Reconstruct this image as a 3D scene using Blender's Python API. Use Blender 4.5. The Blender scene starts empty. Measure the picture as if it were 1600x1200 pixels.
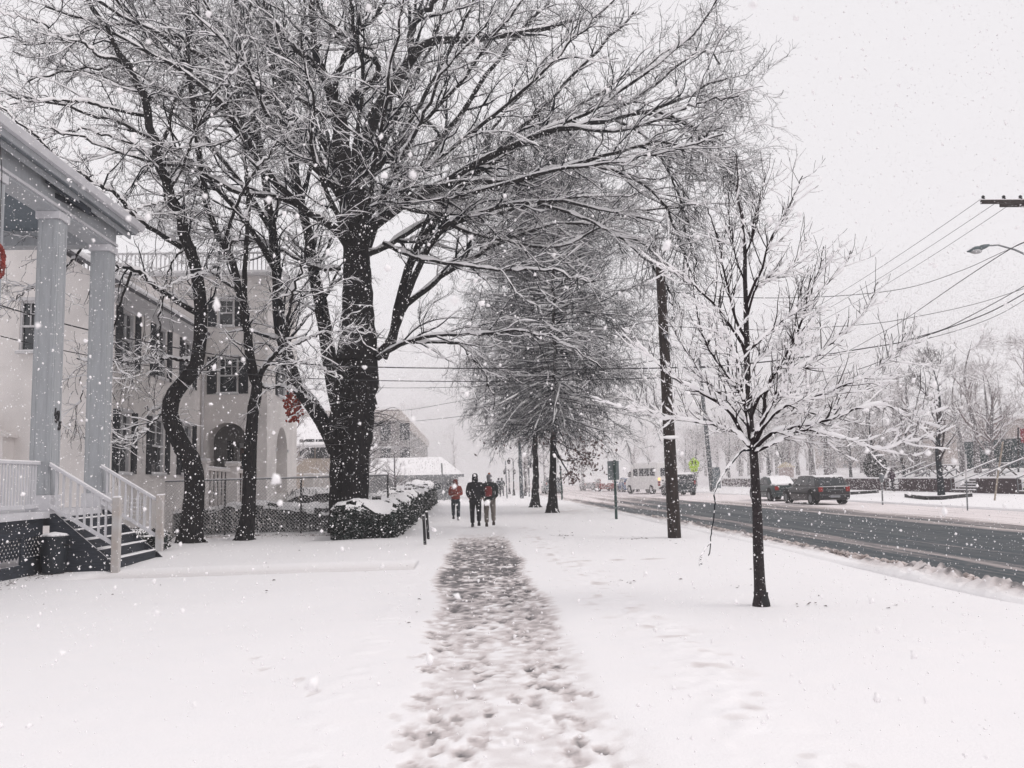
import bpy, bmesh, math, random
import numpy as np
from mathutils import Vector, Matrix
R_ = math.radians
sc = bpy.context.scene
# ------------------------------------------------------------------ camera
FPX, EYE = 1350.0, 1.65
YAW, PITCH, ROLL = math.atan(78/1350), math.atan(147/1350), R_(1.35)
CAM = Vector((0, 0, EYE))
Fh = Vector((math.sin(YAW), math.cos(YAW), 0))
R0 = Vector((math.cos(YAW), -math.sin(YAW), 0))
Fv = (Fh*math.cos(PITCH) + Vector((0, 0, 1))*math.sin(PITCH)).normalized()
U0 = R0.cross(Fv).normalized()
Rv = R0*math.cos(ROLL) - U0*math.sin(ROLL)
Uv = U0*math.cos(ROLL) + R0*math.sin(ROLL)
cd = bpy.data.cameras.new('camera')
cam = bpy.data.objects.new('camera', cd)
sc.collection.objects.link(cam)
cam.matrix_world = Matrix(((Rv.x, Uv.x, -Fv.x, 0), (Rv.y, Uv.y, -Fv.y, 0), (Rv.z, Uv.z, -Fv.z, EYE), (0, 0, 0, 1)))
cd.sensor_width = 36; cd.lens = FPX/1600*36; cd.clip_start = 0.05; cd.clip_end = 2000
cd.dof.use_dof = True; cd.dof.focus_distance = 14; cd.dof.aperture_fstop = 8
sc.camera = cam
HAZE = 0.0012
# ------------------------------------------------------------------ light: overcast snow sky
SUN_EL, SUN_AZ = R_(46), R_(120)
w = bpy.data.worlds.new('World'); sc.world = w; w.use_nodes = True
nt = w.node_tree; nt.nodes.clear()
sky = nt.nodes.new('ShaderNodeTexSky'); sky.sky_type = 'NISHITA'; sky.sun_disc = False
sky.sun_elevation = SUN_EL; sky.sun_rotation = SUN_AZ; sky.dust_density = 5
bgs = nt.nodes.new('ShaderNodeBackground'); bgs.inputs[1].default_value = 0.05
nt.links.new(sky.outputs[0], bgs.inputs[0])
bgc = nt.nodes.new('ShaderNodeBackground'); bgc.inputs[0].default_value = (0.915, 0.888, 0.912, 1); bgc.inputs[1].default_value = 1.0
mx = nt.nodes.new('ShaderNodeMixShader'); mx.inputs[0].default_value = 0.96
nt.links.new(bgs.outputs[0], mx.inputs[1]); nt.links.new(bgc.outputs[0], mx.inputs[2])
wo = nt.nodes.new('ShaderNodeOutputWorld'); nt.links.new(mx.outputs[0], wo.inputs[0])
sl = bpy.data.lights.new('sun', 'SUN'); sl.energy = 1.0; sl.angle = R_(25); sl.color = (1, 0.96, 0.93)
so = bpy.data.objects.new('sun', sl); sc.collection.objects.link(so)
so.rotation_euler = (math.pi/2-SUN_EL, 0, R_(60))
sc.view_settings.view_transform = 'Standard'; sc.view_settings.look = 'None'
sc.view_settings.exposure = 0.0; sc.view_settings.gamma = 1
sc.cycles.max_bounces = 9; sc.cycles.volume_bounces = 4; sc.cycles.diffuse_bounces = 5; sc.cycles.transmission_bounces = 6
sc.cycles.transparent_max_bounces = 8
sc.cycles.use_denoising = True
# ------------------------------------------------------------------ helpers
def ray(px, py):
    return Fv + Rv*((px-800)/FPX) - Uv*((py-600)/FPX)
def at(px, py, d): return CAM + ray(px, py)*d
def ground(px, py, z=0.0):
    r = ray(px, py); return CAM + r*((z-EYE)/r.z)
def onX(px, py, X):
    r = ray(px, py); return CAM + r*(X/r.x)
def onY(px, py, Y):
    r = ray(px, py); return CAM + r*(Y/r.y)
def depth(p): return (Vector(p)-CAM).dot(Fv)

def N(nt, t, **kw):
    n = nt.nodes.new(t)
    for k, v in kw.items(): setattr(n, k, v)
    return n
SNOWC = (0.91, 0.895, 0.905, 1)
def mat(name, col, rough=0.7, var=0.0, scale=5.0, snow=None, snoise=0.35, metal=0.0, bump=0.0, bscale=20.0, col2=None, flecks=None, stretch=None, detail=4, spec=0.5, coat=0.0, objsp=True):
    """principled; var / col2: noise variation; snow: upward-facing normals above this z turn to lying snow; flecks: wind-stuck snow spots"""
    m = bpy.data.materials.new(name); m.use_nodes = True
    t = m.node_tree; b = t.nodes['Principled BSDF']
    c4 = (*col, 1)
    b.inputs['Roughness'].default_value = rough; b.inputs['Metallic'].default_value = metal
    b.inputs['Specular IOR Level'].default_value = spec
    b.inputs['Coat Weight'].default_value = coat
    tc = N(t, 'ShaderNodeTexCoord'); geo = N(t, 'ShaderNodeNewGeometry')
    src = tc.outputs['Object'] if objsp else geo.outputs['Position']
    if stretch:
        mp = N(t, 'ShaderNodeMapping'); mp.inputs['Scale'].default_value = stretch
        t.links.new(src, mp.inputs[0]); src = mp.outputs[0]
    no = N(t, 'ShaderNodeTexNoise'); no.inputs['Scale'].default_value = scale; no.inputs['Detail'].default_value = detail
    t.links.new(src, no.inputs['Vector'])
    mix = N(t, 'ShaderNodeMix', data_type='RGBA')
    if col2 is None: col2 = tuple(max(0, c*(1-var)) for c in col); c4 = tuple(min(1, c*(1+var)) for c in col)+(1,)
    mix.inputs[6].default_value = c4; mix.inputs[7].default_value = (*col2, 1)
    ramp = N(t, 'ShaderNodeMapRange'); ramp.inputs[1].default_value = .35; ramp.inputs[2].default_value = .65
    t.links.new(no.outputs[0], ramp.inputs[0]); t.links.new(ramp.outputs[0], mix.inputs[0])
    out = mix.outputs[2]
    if snow is not None:
        sx = N(t, 'ShaderNodeSeparateXYZ'); t.links.new(geo.outputs['Normal'], sx.inputs[0])
        n2 = N(t, 'ShaderNodeTexNoise'); n2.inputs['Scale'].default_value = 9; n2.inputs['Detail'].default_value = 3
        t.links.new(tc.outputs['Object'], n2.inputs['Vector'])
        ma = N(t, 'ShaderNodeMath', operation='MULTIPLY_ADD'); ma.inputs[1].default_value = snoise*2; 
        t.links.new(n2.outputs[0], ma.inputs[0]); t.links.new(sx.outputs[2], ma.inputs[2])
        mr = N(t, 'ShaderNodeMapRange'); mr.inputs[1].default_value = snow+snoise-.06; mr.inputs[2].default_value = snow+snoise+.06
        t.links.new(ma.outputs[0], mr.inputs[0])
        f = mr.outputs[0]
        if flecks:
            vo = N(t, 'ShaderNodeTexNoise'); vo.inputs['Scale'].default_value = flecks[0]; vo.inputs['Detail'].default_value = 3
            t.links.new(tc.outputs['Object'], vo.inputs['Vector'])
            r2 = N(t, 'ShaderNodeMapRange'); r2.inputs[1].default_value = flecks[1]; r2.inputs[2].default_value = flecks[1]+.02
            t.links.new(vo.outputs[0], r2.inputs[0])
            mm = N(t, 'ShaderNodeMath', operation='MAXIMUM'); t.links.new(f, mm.inputs[0]); t.links.new(r2.outputs[0], mm.inputs[1]); f = mm.outputs[0]
        ms = N(t, 'ShaderNodeMix', data_type='RGBA'); ms.inputs[7].default_value = SNOWC
        t.links.new(out, ms.inputs[6]); t.links.new(f, ms.inputs[0]); out = ms.outputs[2]
    t.links.new(out, b.inputs['Base Color'])
    if bump:
        bn = N(t, 'ShaderNodeTexNoise'); bn.inputs['Scale'].default_value = bscale; bn.inputs['Detail'].default_value = 5
        t.links.new(src, bn.inputs['Vector'])
        bu = N(t, 'ShaderNodeBump'); bu.inputs['Strength'].default_value = bump; bu.inputs['Distance'].default_value = .02
        t.links.new(bn.outputs[0], bu.inputs['Height']); t.links.new(bu.outputs[0], b.inputs['Normal'])
    return m

BARK = mat('bark_dark', (0.007, 0.008, 0.011), .95, .6, 9, snow=.55, snoise=.45, bump=1, bscale=9, flecks=(17, .74), spec=.15, col2=(.026, .022, .022), stretch=(4, 4, .7))
TWIG = mat('twig_bark', (0.009, 0.011, 0.016), .95, .3, 6, snow=.74, snoise=.3, spec=.1)
TWIGP = mat('oak_twig_bark', (0.020, 0.026, 0.034), .95, .3, 6, snow=.76, snoise=.3, spec=.1)
TWIGF = mat('haze_paled_twig_bark', (0.20, 0.165, 0.165), .95, .3, 6, snow=.10, snoise=.3, spec=.1)  # background twigs coloured paler to stand in for distance haze
SNOW = mat('lying_snow', SNOWC[:3], .85, .015, 3, bump=.25, bscale=30, spec=.15)
WPAINT = mat('weathered_white_paint', (0.37, 0.385, 0.405), .6, .07, 2.2, stretch=(8, 8, 1))
WPAINT2 = mat('rail_white_paint', (0.58, 0.575, 0.60), .6, .06, 3)
DKWOOD = mat('dark_porch_boards', (0.022, 0.027, 0.038), .7, .35, 4, stretch=(1, 1, 9), snow=.75, snoise=.15)
CREAM = mat('cream_stucco', (0.80, 0.76, 0.74), .9, .10, .7, bump=.4, bscale=60, spec=.2)
TRIM = mat('window_trim_paint', (0.62, 0.61, 0.62), .6, .04, 3)
GLASSD = mat('dark_window_glass', (0.02, 0.026, 0.032), .08, .3, .8, spec=.7)
SHUT = mat('black_shutter_paint', (0.012, 0.015, 0.022), .6, .25, 6, stretch=(1, 1, 12))
METALG = mat('galvanised_metal', (0.22, 0.23, 0.24), .5, .15, 12, metal=.6)
GREENM = mat('dark_green_metal', (0.02, 0.05, 0.045), .5, .2, 8)
WOODP = mat('pole_wood', (0.026, 0.018, 0.016), .9, .45, 3, stretch=(6, 6, .6), snow=.6, snoise=.3, flecks=(22, .72), bump=.6, bscale=12)
WOODG = mat('grey_pole_wood', (0.06, 0.075, 0.085), .9, .3, 3, stretch=(6, 6, .6), flecks=(22, .72), snow=.7)
BLACKR = mat('black_rubber', (0.012, 0.012, 0.014), .8, .2, 10)
WIREM = mat('wire_black', (0.02, 0.02, 0.024), .7, .1, 5)

def link(o): sc.collection.objects.link(o); return o
def wloc(o):
    v = Vector((0, 0, 0))
    while o is not None: v += o.location; o = o.parent
    return v
def tag(o, label=None, cat=None, group=None, kind=None):
    if label: o['label'] = label
    if cat: o['category'] = cat
    if group: o['group'] = group
    if kind: o['kind'] = kind
    return o
def thing(name, label, cat, loc=(0, 0, 0), group=None):
    o = bpy.data.objects.new(name, None); link(o); o.location = loc; o.empty_display_size = .2
    return tag(o, label, cat, group)
def mesh_obj(name, V, faces, m, parent=None, smooth=False, raw=None):
    """V (n,3) world coordinates; the object's origin is its parent's base"""
    me = bpy.data.meshes.new(name)
    V = np.asarray(V, dtype=np.float32).reshape(-1, 3)
    off = wloc(parent) if parent else Vector((0, 0, 0))
    V = V - np.array(off, dtype=np.float32)
    if isinstance(faces, np.ndarray):
        k = faces.shape[1]; nf = faces.shape[0]
        me.vertices.add(len(V)); me.vertices.foreach_set('co', V.ravel())
        me.loops.add(nf*k); me.loops.foreach_set('vertex_index', faces.astype(np.int32).ravel())
        me.polygons.add(nf); me.polygons.foreach_set('loop_start', np.arange(0, nf*k, k, dtype=np.int32))
        me.update(calc_edges=True)
    else:
        me.from_pydata(V.tolist(), [], faces); me.update()
    me.validate()
    if smooth: me.polygons.foreach_set('use_smooth', np.ones(len(me.polygons), dtype=bool))
    me.materials.append(m)
    o = bpy.data.objects.new(name, me); link(o)
    if parent: o.parent = parent
    return o

class MB:
    def __init__(s): s.v = []; s.f = []
    def add(s, vs, fs):
        n = len(s.v); s.v += [tuple(v) for v in vs]; s.f += [tuple(n+i for i in f) for f in fs]; return s
    def box(s, x0, x1, y0, y1, z0, z1):
        vs = [(x, y, z) for z in (z0, z1) for y in (y0, y1) for x in (x0, x1)]
        return s.add(vs, [(0, 2, 3, 1), (4, 5, 7, 6), (0, 1, 5, 4), (2, 6, 7, 3), (0, 4, 6, 2), (1, 3, 7, 5)])
    def bar(s, p, q, wx, wy, up=(0, 0, 1)):
        """rectangular bar from p to q"""
        p, q = Vector(p), Vector(q); t = (q-p).normalized(); u = Vector(up)
        a = t.cross(u)
        if a.length < 1e-4: a = Vector((1, 0, 0))
        a.normalize(); b = a.cross(t)
        vs = [c + a*sx*wx/2 + b*sy*wy/2 for c in (p, q) for sx, sy in ((-1, -1), (1, -1), (1, 1), (-1, 1))]
        return s.add(vs, [(3, 2, 1, 0), (4, 5, 6, 7), (0, 1, 5, 4), (1, 2, 6, 5), (2, 3, 7, 6), (3, 0, 4, 7)])
    def tube(s, pts, r, n=8, caps=True):
        pts = [Vector(p) for p in pts]
        rs = r if isinstance(r, (list, tuple)) else [r]*len(pts)
        base = len(s.v); prev = None
        for i, p in enumerate(pts):
            t = (pts[min(i+1, len(pts)-1)]-pts[max(i-1, 0)]).normalized()
            if prev is None:
                a = t.orthogonal().normalized()
            else:
                a = (prev - t*prev.dot(t)).normalized()
            prev = a; b = t.cross(a)
            for k in range(n):
                an = 2*math.pi*k/n
                s.v.append(tuple(p + (a*math.cos(an)+b*math.sin(an))*rs[i]))
        for i in range(len(pts)-1):
            for k in range(n):
                k2 = (k+1) % n
                s.f.append((base+i*n+k, base+i*n+k2, base+(i+1)*n+k2, base+(i+1)*n+k))
        if caps:
            s.f.append(tuple(base+k for k in reversed(range(n))))
            s.f.append(tuple(base+(len(pts)-1)*n+k for k in range(n)))
        return s
    def lathe(s, c, prof, n=16):
        """prof: [(r,z)...] about vertical axis at c"""
        c = Vector(c); base = len(s.v)
        for r, z in prof:
            for k in range(n):
                a = 2*math.pi*k/n; s.v.append((c.x+r*math.cos(a), c.y+r*math.sin(a), c.z+z))
        for i in range(len(prof)-1):
            for k in range(n):
                k2 = (k+1) % n; s.f.append((base+i*n+k, base+i*n+k2, base+(i+1)*n+k2, base+(i+1)*n+k))
        s.f.append(tuple(base+k for k in reversed(range(n)))); s.f.append(tuple(base+(len(prof)-1)*n+k for k in range(n)))
        return s
    def prism(s, poly, axis, a0, a1):
        """poly: 2-D outline in the plane across axis (0:x -> (y,z), 1:y -> (x,z), 2:z -> (x,y))"""
        def mk(p, a):
            return {0: (a, p[0], p[1]), 1: (p[0], a, p[1]), 2: (p[0], p[1], a)}[axis]
        n = len(poly); vs = [mk(p, a0) for p in poly]+[mk(p, a1) for p in poly]
        return s.add(vs, [tuple(range(n)), tuple(reversed(range(n, 2*n)))] + [(i, (i+1) % n+0, (i+1) % n+n, i+n)[::-1] for i in range(n)])
    def blob(s, c, rad, rng, sub=1, j=.25):
        bm = bmesh.new(); bmesh.ops.create_icosphere(bm, subdivisions=sub, radius=1)
        vs = [(c[0]+v.co.x*rad[0]*(1+rng.uniform(-j, j)), c[1]+v.co.y*rad[1]*(1+rng.uniform(-j, j)), c[2]+v.co.z*rad[2]*(1+rng.uniform(-j, j))) for v in bm.verts]
        fs = [tuple(v.index for v in f.verts) for f in bm.faces]; bm.free()
        return s.add(vs, fs)
    def build(s, name, m, parent=None, smooth=False, bevel=0, fix=True):
        o = mesh_obj(name, s.v, s.f, m, parent)
        bm = bmesh.new(); bm.from_mesh(o.data)
        if fix: bmesh.ops.recalc_face_normals(bm, faces=bm.faces)
        if bevel:
            bmesh.ops.bevel(bm, geom=[e for e in bm.edges if e.is_manifold and e.calc_face_angle(0) > .5], offset=bevel, segments=2, affect='EDGES', profile=.6)
        bm.to_mesh(o.data); bm.free()
        if smooth:
            for p in o.data.polygons: p.use_smooth = True
            try: o.data.set_sharp_from_angle(angle=R_(40))
            except Exception: pass
        return o
def copy_tree(o, parent=None):
    c = o.copy(); link(c); c.parent = parent
    for ch in list(o.children): copy_tree(ch, c)
    return c

def text_mesh(s, size, m, parent, name, M, extrude=.004):
    cu = bpy.data.curves.new(name, 'FONT'); cu.body = s; cu.size = size; cu.extrude = extrude; cu.align_x = 'CENTER'; cu.offset = size*.045
    t = bpy.data.objects.new(name+'_tmp', cu); link(t)
    me = bpy.data.meshes.new_from_object(t.evaluated_get(bpy.context.evaluated_depsgraph_get()))
    bpy.data.objects.remove(t)
    me.transform(M); me.transform(Matrix.Translation(-wloc(parent))); me.materials.clear(); me.materials.append(m)
    o = bpy.data.objects.new(name, me); link(o); o.parent = parent; return o

# ------------------------------------------------------------------ numpy branch growing
def nrm(a): return a/np.maximum(np.linalg.norm(a, axis=-1, keepdims=True), 1e-9)
def spline(pts, K):
    """Catmull-Rom resample of control points (n,D) to K"""
    p = np.asarray(pts, float); n = len(p)
    q = np.vstack([2*p[0]-p[1], p, 2*p[-1]-p[-2]])
    t = np.linspace(0, n-1-1e-6, K); i = t.astype(int); f = (t-i)[:, None]
    a, b, c, d = q[i], q[i+1], q[i+2], q[i+3]
    return .5*((2*b)+(-a+c)*f+(2*a-5*b+4*c-d)*f*f+(-a+3*b-3*c+d)*f**3)
def grow(rng, P, R, dens, t0, t1, lmin, lmax, a0, a1, K, trop=(0, 0, 0), wig=.25, rr=.6, rmax=.05, rtip=.004, taper=.5, flat=0, minn=0):
    Nn, Kp, _ = P.shape
    seg = np.linalg.norm(np.diff(P, axis=1), axis=2).sum(1)
    cnt = np.maximum(rng.poisson(np.maximum(seg*dens*(t1-t0), .001)), minn)
    idx = np.repeat(np.arange(Nn), cnt); M = len(idx)
    t = rng.uniform(t0, t1, M); f = t*(Kp-1); i = np.minimum(f.astype(int), Kp-2); f = (f-i)[:, None]
    p0 = P[idx, i]*(1-f)+P[idx, i+1]*f; T = nrm(P[idx, i+1]-P[idx, i])
    r0 = R[idx, i]*(1-f[:, 0])+R[idx, i+1]*f[:, 0]
    rnd = rng.normal(size=(M, 3)); rnd[:, 2] *= (1-flat); perp = nrm(rnd - T*(rnd*T).sum(1, keepdims=True))
    a = rng.uniform(a0, a1, M)[:, None]
    d = nrm(T*np.cos(a)+perp*np.sin(a))
    ln = rng.uniform(lmin, lmax, M)*(1-taper*t)
    out = np.zeros((M, K, 3)); out[:, 0] = p0; p = p0.copy(); st = (ln/(K-1))[:, None]
    tr = np.asarray(trop, float)
    for k in range(1, K):
        d = nrm(d + tr/(K-1)*1.0 + rng.normal(size=(M, 3))*wig/math.sqrt(K-1))
        p = p + d*st; out[:, k] = p
    rs = np.minimum(r0*rr, rmax)[:, None]; u = np.linspace(0, 1, K)[None, :]
    rad = np.maximum(rs*(1-u)+rtip*u, rtip)
    return out, rad
def tube_arrays(P, R, S):
    Nn, K, _ = P.shape
    T = np.zeros_like(P); T[:, 1:-1] = P[:, 2:]-P[:, :-2]; T[:, 0] = P[:, 1]-P[:, 0]; T[:, -1] = P[:, -1]-P[:, -2]; T = nrm(T)
    ref = np.where((np.abs(nrm(P[:, -1]-P[:, 0])[:, 2]) > .8)[:, None], np.array([[1., 0, 0]]), np.array([[0, 0, 1.]]))[:, None, :]
    A = nrm(np.cross(T, np.broadcast_to(ref, T.shape))); B = np.cross(A, T)
    an = np.arange(S)*2*math.pi/S + math.pi/2
    V = P[:, :, None, :] + R[:, :, None, None]*(A[:, :, None, :]*np.cos(an)[None, None, :, None]+B[:, :, None, :]*np.sin(an)[None, None, :, None])
    b = (np.arange(Nn)*K*S)[:, None, None]; k = (np.arange(K-1)*S)[None, :, None]; s = np.arange(S)[None, None, :]; s2 = (s+1) % S
    F = np.stack([b+k+s, b+k+s2, b+k+S+s2, b+k+S+s], -1).reshape(-1, 4)
    return V.reshape(-1, 3), F
def tubes(name, groups, m, parent):
    Vs, Fs, n = [], [], 0
    for P, R, S in groups:
        if len(P) == 0: continue
        V, F = tube_arrays(P, R, S); Vs.append(V); Fs.append(F+n); n += len(V)
    return mesh_obj(name, np.vstack(Vs), np.vstack(Fs), m, parent, smooth=True)
def snow_caps(rng, P, R, h, dens=1.0, S=5, lump=.35):
    """snow lying along the top of branches, thinning out where they stand upright"""
    T = np.zeros_like(P); T[:, 1:-1] = P[:, 2:]-P[:, :-2]; T[:, 0] = P[:, 1]-P[:, 0]; T[:, -1] = P[:, -1]-P[:, -2]; T = nrm(T)
    hz = np.sqrt(np.clip(1-T[:, :, 2]**2, 0, 1)); k = np.clip((hz-.35)*2.2, 0, 1)
    n = 1+rng.normal(size=R.shape)*lump; n = np.clip(n, .25, 1.8)
    gap = (rng.random(R.shape) < dens)
    rad = (np.minimum(R*.75, .05)+h*.5)*n*k*gap
    Q = P.copy(); Q[:, :, 2] += R*.65 + rad*.25
    rad[:, 0] *= .5; rad[:, -1] = .001
    return Q, np.maximum(rad, .0008), S
# ================================================================== GROUND, PATH, ROAD
rng = np.random.default_rng(7)
def vnoise(x, y, s, seed=0):
    """smooth value noise on arrays"""
    r = np.random.default_rng(seed).random((256, 256))
    X, Y = x/s, y/s; i, j = np.floor(X).astype(int), np.floor(Y).astype(int); fx, fy = X-i, Y-j
    fx = fx*fx*(3-2*fx); fy = fy*fy*(3-2*fy)
    g = lambda a, b: r[a % 256, b % 256]
    return (g(i, j)*(1-fx)+g(i+1, j)*fx)*(1-fy)+(g(i, j+1)*(1-fx)+g(i+1, j+1)*fx)*fy - .5
KERB, FARK = 7.3, 21.4           # the two kerbs of the road
def graded(segs):
    out = []
    for a, b, s in segs: out += list(np.arange(a, b, s))
    return np.array(sorted(set(np.round(out+[segs[-1][1]], 4))))
def grid_mesh(name, xs, ys, Z, m, cols=None, kind='structure'):
    nx, ny = len(xs), len(ys); X, Y = np.meshgrid(xs, ys)
    V = np.stack([X, Y, Z], -1).reshape(-1, 3)
    i = np.arange(nx-1)[None, :]; j = np.arange(ny-1)[:, None]; a = j*nx+i
    F = np.stack([a, a+1, a+nx+1, a+nx], -1).reshape(-1, 4)
    o = mesh_obj(name, V, F, m, smooth=True); o['kind'] = kind
    if cols is not None:
        at_ = o.data.attributes.new('slush', 'FLOAT', 'POINT'); at_.data.foreach_set('value', cols.astype(np.float32).ravel())
    return o
def ground_z(x, y):
    x = np.asarray(x, float); y = np.asarray(y, float)
    z = vnoise(x, y, 2.3, 1)*.075 + vnoise(x, y, .7, 2)*.012
    z = z*np.clip((KERB-x)/1.5, 0, 1)
    # road bed
    rb = np.clip((x-KERB+.05)/.12, 0, 1)*np.clip((FARK+.05-x)/.12, 0, 1)
    z = z*(1-rb) - .2*rb
    # shallow tracks beside far kerb, terrace behind the brick wall
    tr = np.clip((x-34.9)/.3, 0, 1); z = z + tr*(.82 + np.clip((x-34.9)*.045, 0, 2.2))
    return z
def slushmat():
    m = bpy.data.materials.new('snow_ground'); m.use_nodes = True; t = m.node_tree; b = t.nodes['Principled BSDF']
    tc = N(t, 'ShaderNodeTexCoord')
    at_ = N(t, 'ShaderNodeAttribute', attribute_name='slush')
    n1 = N(t, 'ShaderNodeTexNoise'); n1.inputs['Scale'].default_value = 3; n1.inputs['Detail'].default_value = 5; t.links.new(tc.outputs['Object'], n1.inputs[0])
    n2 = N(t, 'ShaderNodeTexNoise'); n2.inputs['Scale'].default_value = 45; n2.inputs['Detail'].default_value = 4; t.links.new(tc.outputs['Object'], n2.inputs[0])
    mix = N(t, 'ShaderNodeMix', data_type='RGBA'); mix.inputs[6].default_value = (0.92, 0.895, 0.90, 1); mix.inputs[7].default_value = (0.875, 0.865, 0.88, 1)
    t.links.new(n1.outputs[0], mix.inputs[0])
    ad = N(t, 'ShaderNodeMath', operation='MULTIPLY_ADD'); ad.inputs[1].default_value = .5; ad.inputs[2].default_value = .72
    t.links.new(n2.outputs[0], ad.inputs[0])
    mu = N(t, 'ShaderNodeMath', operation='MULTIPLY'); mu.use_clamp = True; t.links.new(at_.outputs['Fac'], mu.inputs[0]); t.links.new(ad.outputs[0], mu.inputs[1])
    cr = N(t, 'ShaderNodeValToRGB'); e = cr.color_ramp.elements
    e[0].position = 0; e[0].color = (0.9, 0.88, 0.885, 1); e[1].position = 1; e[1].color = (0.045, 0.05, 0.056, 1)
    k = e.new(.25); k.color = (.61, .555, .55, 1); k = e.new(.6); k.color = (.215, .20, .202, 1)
    t.links.new(mu.outputs[0], cr.inputs[0])
    m2 = N(t, 'ShaderNodeMix', data_type='RGBA'); gt = N(t, 'ShaderNodeMapRange'); gt.inputs[2].default_value = .06
    t.links.new(mu.outputs[0], gt.inputs[0]); t.links.new(gt.outputs[0], m2.inputs[0]); t.links.new(mix.outputs[2], m2.inputs[6]); t.links.new(cr.outputs[0], m2.inputs[7])
    t.links.new(m2.outputs[2], b.inputs['Base Color'])
    rr = N(t, 'ShaderNodeMapRange'); rr.inputs[3].default_value = .85; rr.inputs[4].default_value = .45; t.links.new(mu.outputs[0], rr.inputs[0]); t.links.new(rr.outputs[0], b.inputs['Roughness'])
    b.inputs['Specular IOR Level'].default_value = .2
    bu = N(t, 'ShaderNodeBump'); bu.inputs['Strength'].default_value = .3; bu.inputs['Distance'].default_value = .015
    t.links.new(n2.outputs[0], bu.inputs['Height']); t.links.new(bu.outputs[0], b.inputs['Normal'])
    return m
GROUNDM = slushmat()
xs = graded([(-160, -30, 8), (-30, -10, 1), (-10, -2, .12), (-2, 2.6, .03), (2.6, 7.0, .1), (7.0, 7.6, .05), (7.6, 21, .8), (21.2, 21.6, .05), (21.6, 33.2, 1.0), (33.2, 34.8, .8), (34.8, 35.3, .1), (35.3, 60, 2), (60, 260, 20)])
ys = graded([(-25, 2.5, 1.5), (2.5, 12, .035), (12, 24, .06), (24, 40, .15), (40, 80, 1.0), (80, 400, 12)])
X, Y = np.meshgrid(xs, ys)
Z = ground_z(X, Y); S = np.zeros_like(Z)
# trodden path: a long shallow trough, slushy where it is worn through
cx = .25 + .012*np.clip(Y-5, 0, 14) + .06*np.sin(Y*.25); hw = .86 + .12*vnoise(X, Y, 1.1, 5)*2 - .12*np.clip((Y-24)/20, 0, 1)
edge = np.clip((hw - np.abs(X-cx))/.35, 0, 1); edge = edge*edge*(3-2*edge)
trough = edge*np.clip((Y-1)/2, 0, 1)
Z -= trough*.03
wet = np.exp(-((Y-17.8)/5.6)**2)*.80 + .16*np.clip((60-Y)/50, 0, 1)*np.exp(-((Y-24)/14)**2) + .07
wet *= 1 - .92*np.clip((Y-21.5)/6.5, 0, 1)
S += np.minimum(trough*wet*(0.66+.75*vnoise(X, Y*.7, .35, 9)+1.9*vnoise(X, Y, .08, 10)), .74)
Z += trough*(vnoise(X, Y, .22, 12)*.014 + vnoise(X, Y, .09, 13)*.007)
# footprints
n = 1600
fy = 2.7+22.5*rng.random(n)**.72; lane = rng.choice([-.3, .15, .65, .95], n, p=[.3, .2, .25, .25])
fx = -.05 + .012*np.clip(fy-5, 0, 14) + lane*.82 + rng.normal(0, .11, n)
extra = [(-.95-.09*i, 5.3-.17*i) for i in range(5)] + [(-1.2-.3*i+.1*(i % 2), 7+.5*i) for i in range(4)]
for k in range(n+len(extra)):
    if k < n: px_, py_ = fx[k], fy[k]; strength = rng.uniform(.05, 1)
    else: px_, py_ = extra[k-n]; strength = .35
    a = rng.normal(0, .28); L, W = rng.uniform(.11, .145), rng.uniform(.040, .052)
    i0, i1 = np.searchsorted(xs, [px_-.2, px_+.2]); j0, j1 = np.searchsorted(ys, [py_-.24, py_+.24])
    if i1-i0 < 2 or j1-j0 < 2: continue
    sx, sy = X[j0:j1, i0:i1]-px_, Y[j0:j1, i0:i1]-py_
    u = sx*math.cos(a)+sy*math.sin(a); v = -sx*math.sin(a)+sy*math.cos(a)
    wv = W*(1 + .25*np.cos((v/L-.3)*3.0))
    d = (u/wv)**2+(v/L)**2
    dent = np.clip((1.15-d)*2.2, 0, 1); rim = np.exp(-((np.sqrt(d)-1.32)/.22)**2)
    near = max(0, 1-(py_-4)/12)
    Z[j0:j1, i0:i1] += -dent*.008*(.4+strength) + rim*.003
    inn = np.clip((1.08-d)*2.5, 0, 1)
    S[j0:j1, i0:i1] = np.maximum(S[j0:j1, i0:i1], inn*(.12+.45*strength**2.2)*(.55+.9*vnoise(X[j0:j1, i0:i1], Y[j0:j1, i0:i1], .05, 20+k % 7)) + S[j0:j1, i0:i1]*.45*(1-inn) + inn*S[j0:j1, i0:i1]*.8)
# shovelled crumbs along the right-hand edge of the path
cr = np.exp(-((X-1.95-.12*np.sin(Y*.9))/.33)**2)*(Y > 3)*(Y < 30)
Z += cr*(np.clip(vnoise(X, Y, .13, 31)+.08, 0, 1)*.04 + np.clip(vnoise(X, Y, .3, 32), 0, 1)*.02)
S += cr*np.clip(vnoise(X, Y, .2, 33)-.18, 0, 1)*.7
cl = np.exp(-((X+.95)/.2)**2)*(Y > 3)*(Y < 24); Z += cl*np.clip(vnoise(X, Y, .16, 34), 0, 1)*.035
# the cleared walk running from the porch steps to the path
y0, y1 = 16.5, 18.3
wk = np.clip((X+7.4)/.3, 0, 1)*np.clip((-.95-X)/.06, 0, 1)*np.clip((Y-y0)/.05, 0, 1)*np.clip((y1-Y)/.5, 0, 1)
Z -= wk*.09; S += wk*.07
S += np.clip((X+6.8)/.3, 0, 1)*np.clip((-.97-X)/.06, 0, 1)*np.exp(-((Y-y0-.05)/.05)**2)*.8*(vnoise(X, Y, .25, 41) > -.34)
S += (X > 1.6)*(X < 5.5)*np.exp(-((Y-17.2)/.10)**2)*np.clip(vnoise(X, Y, .3, 42)-.05, 0, 1)*1.2
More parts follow.
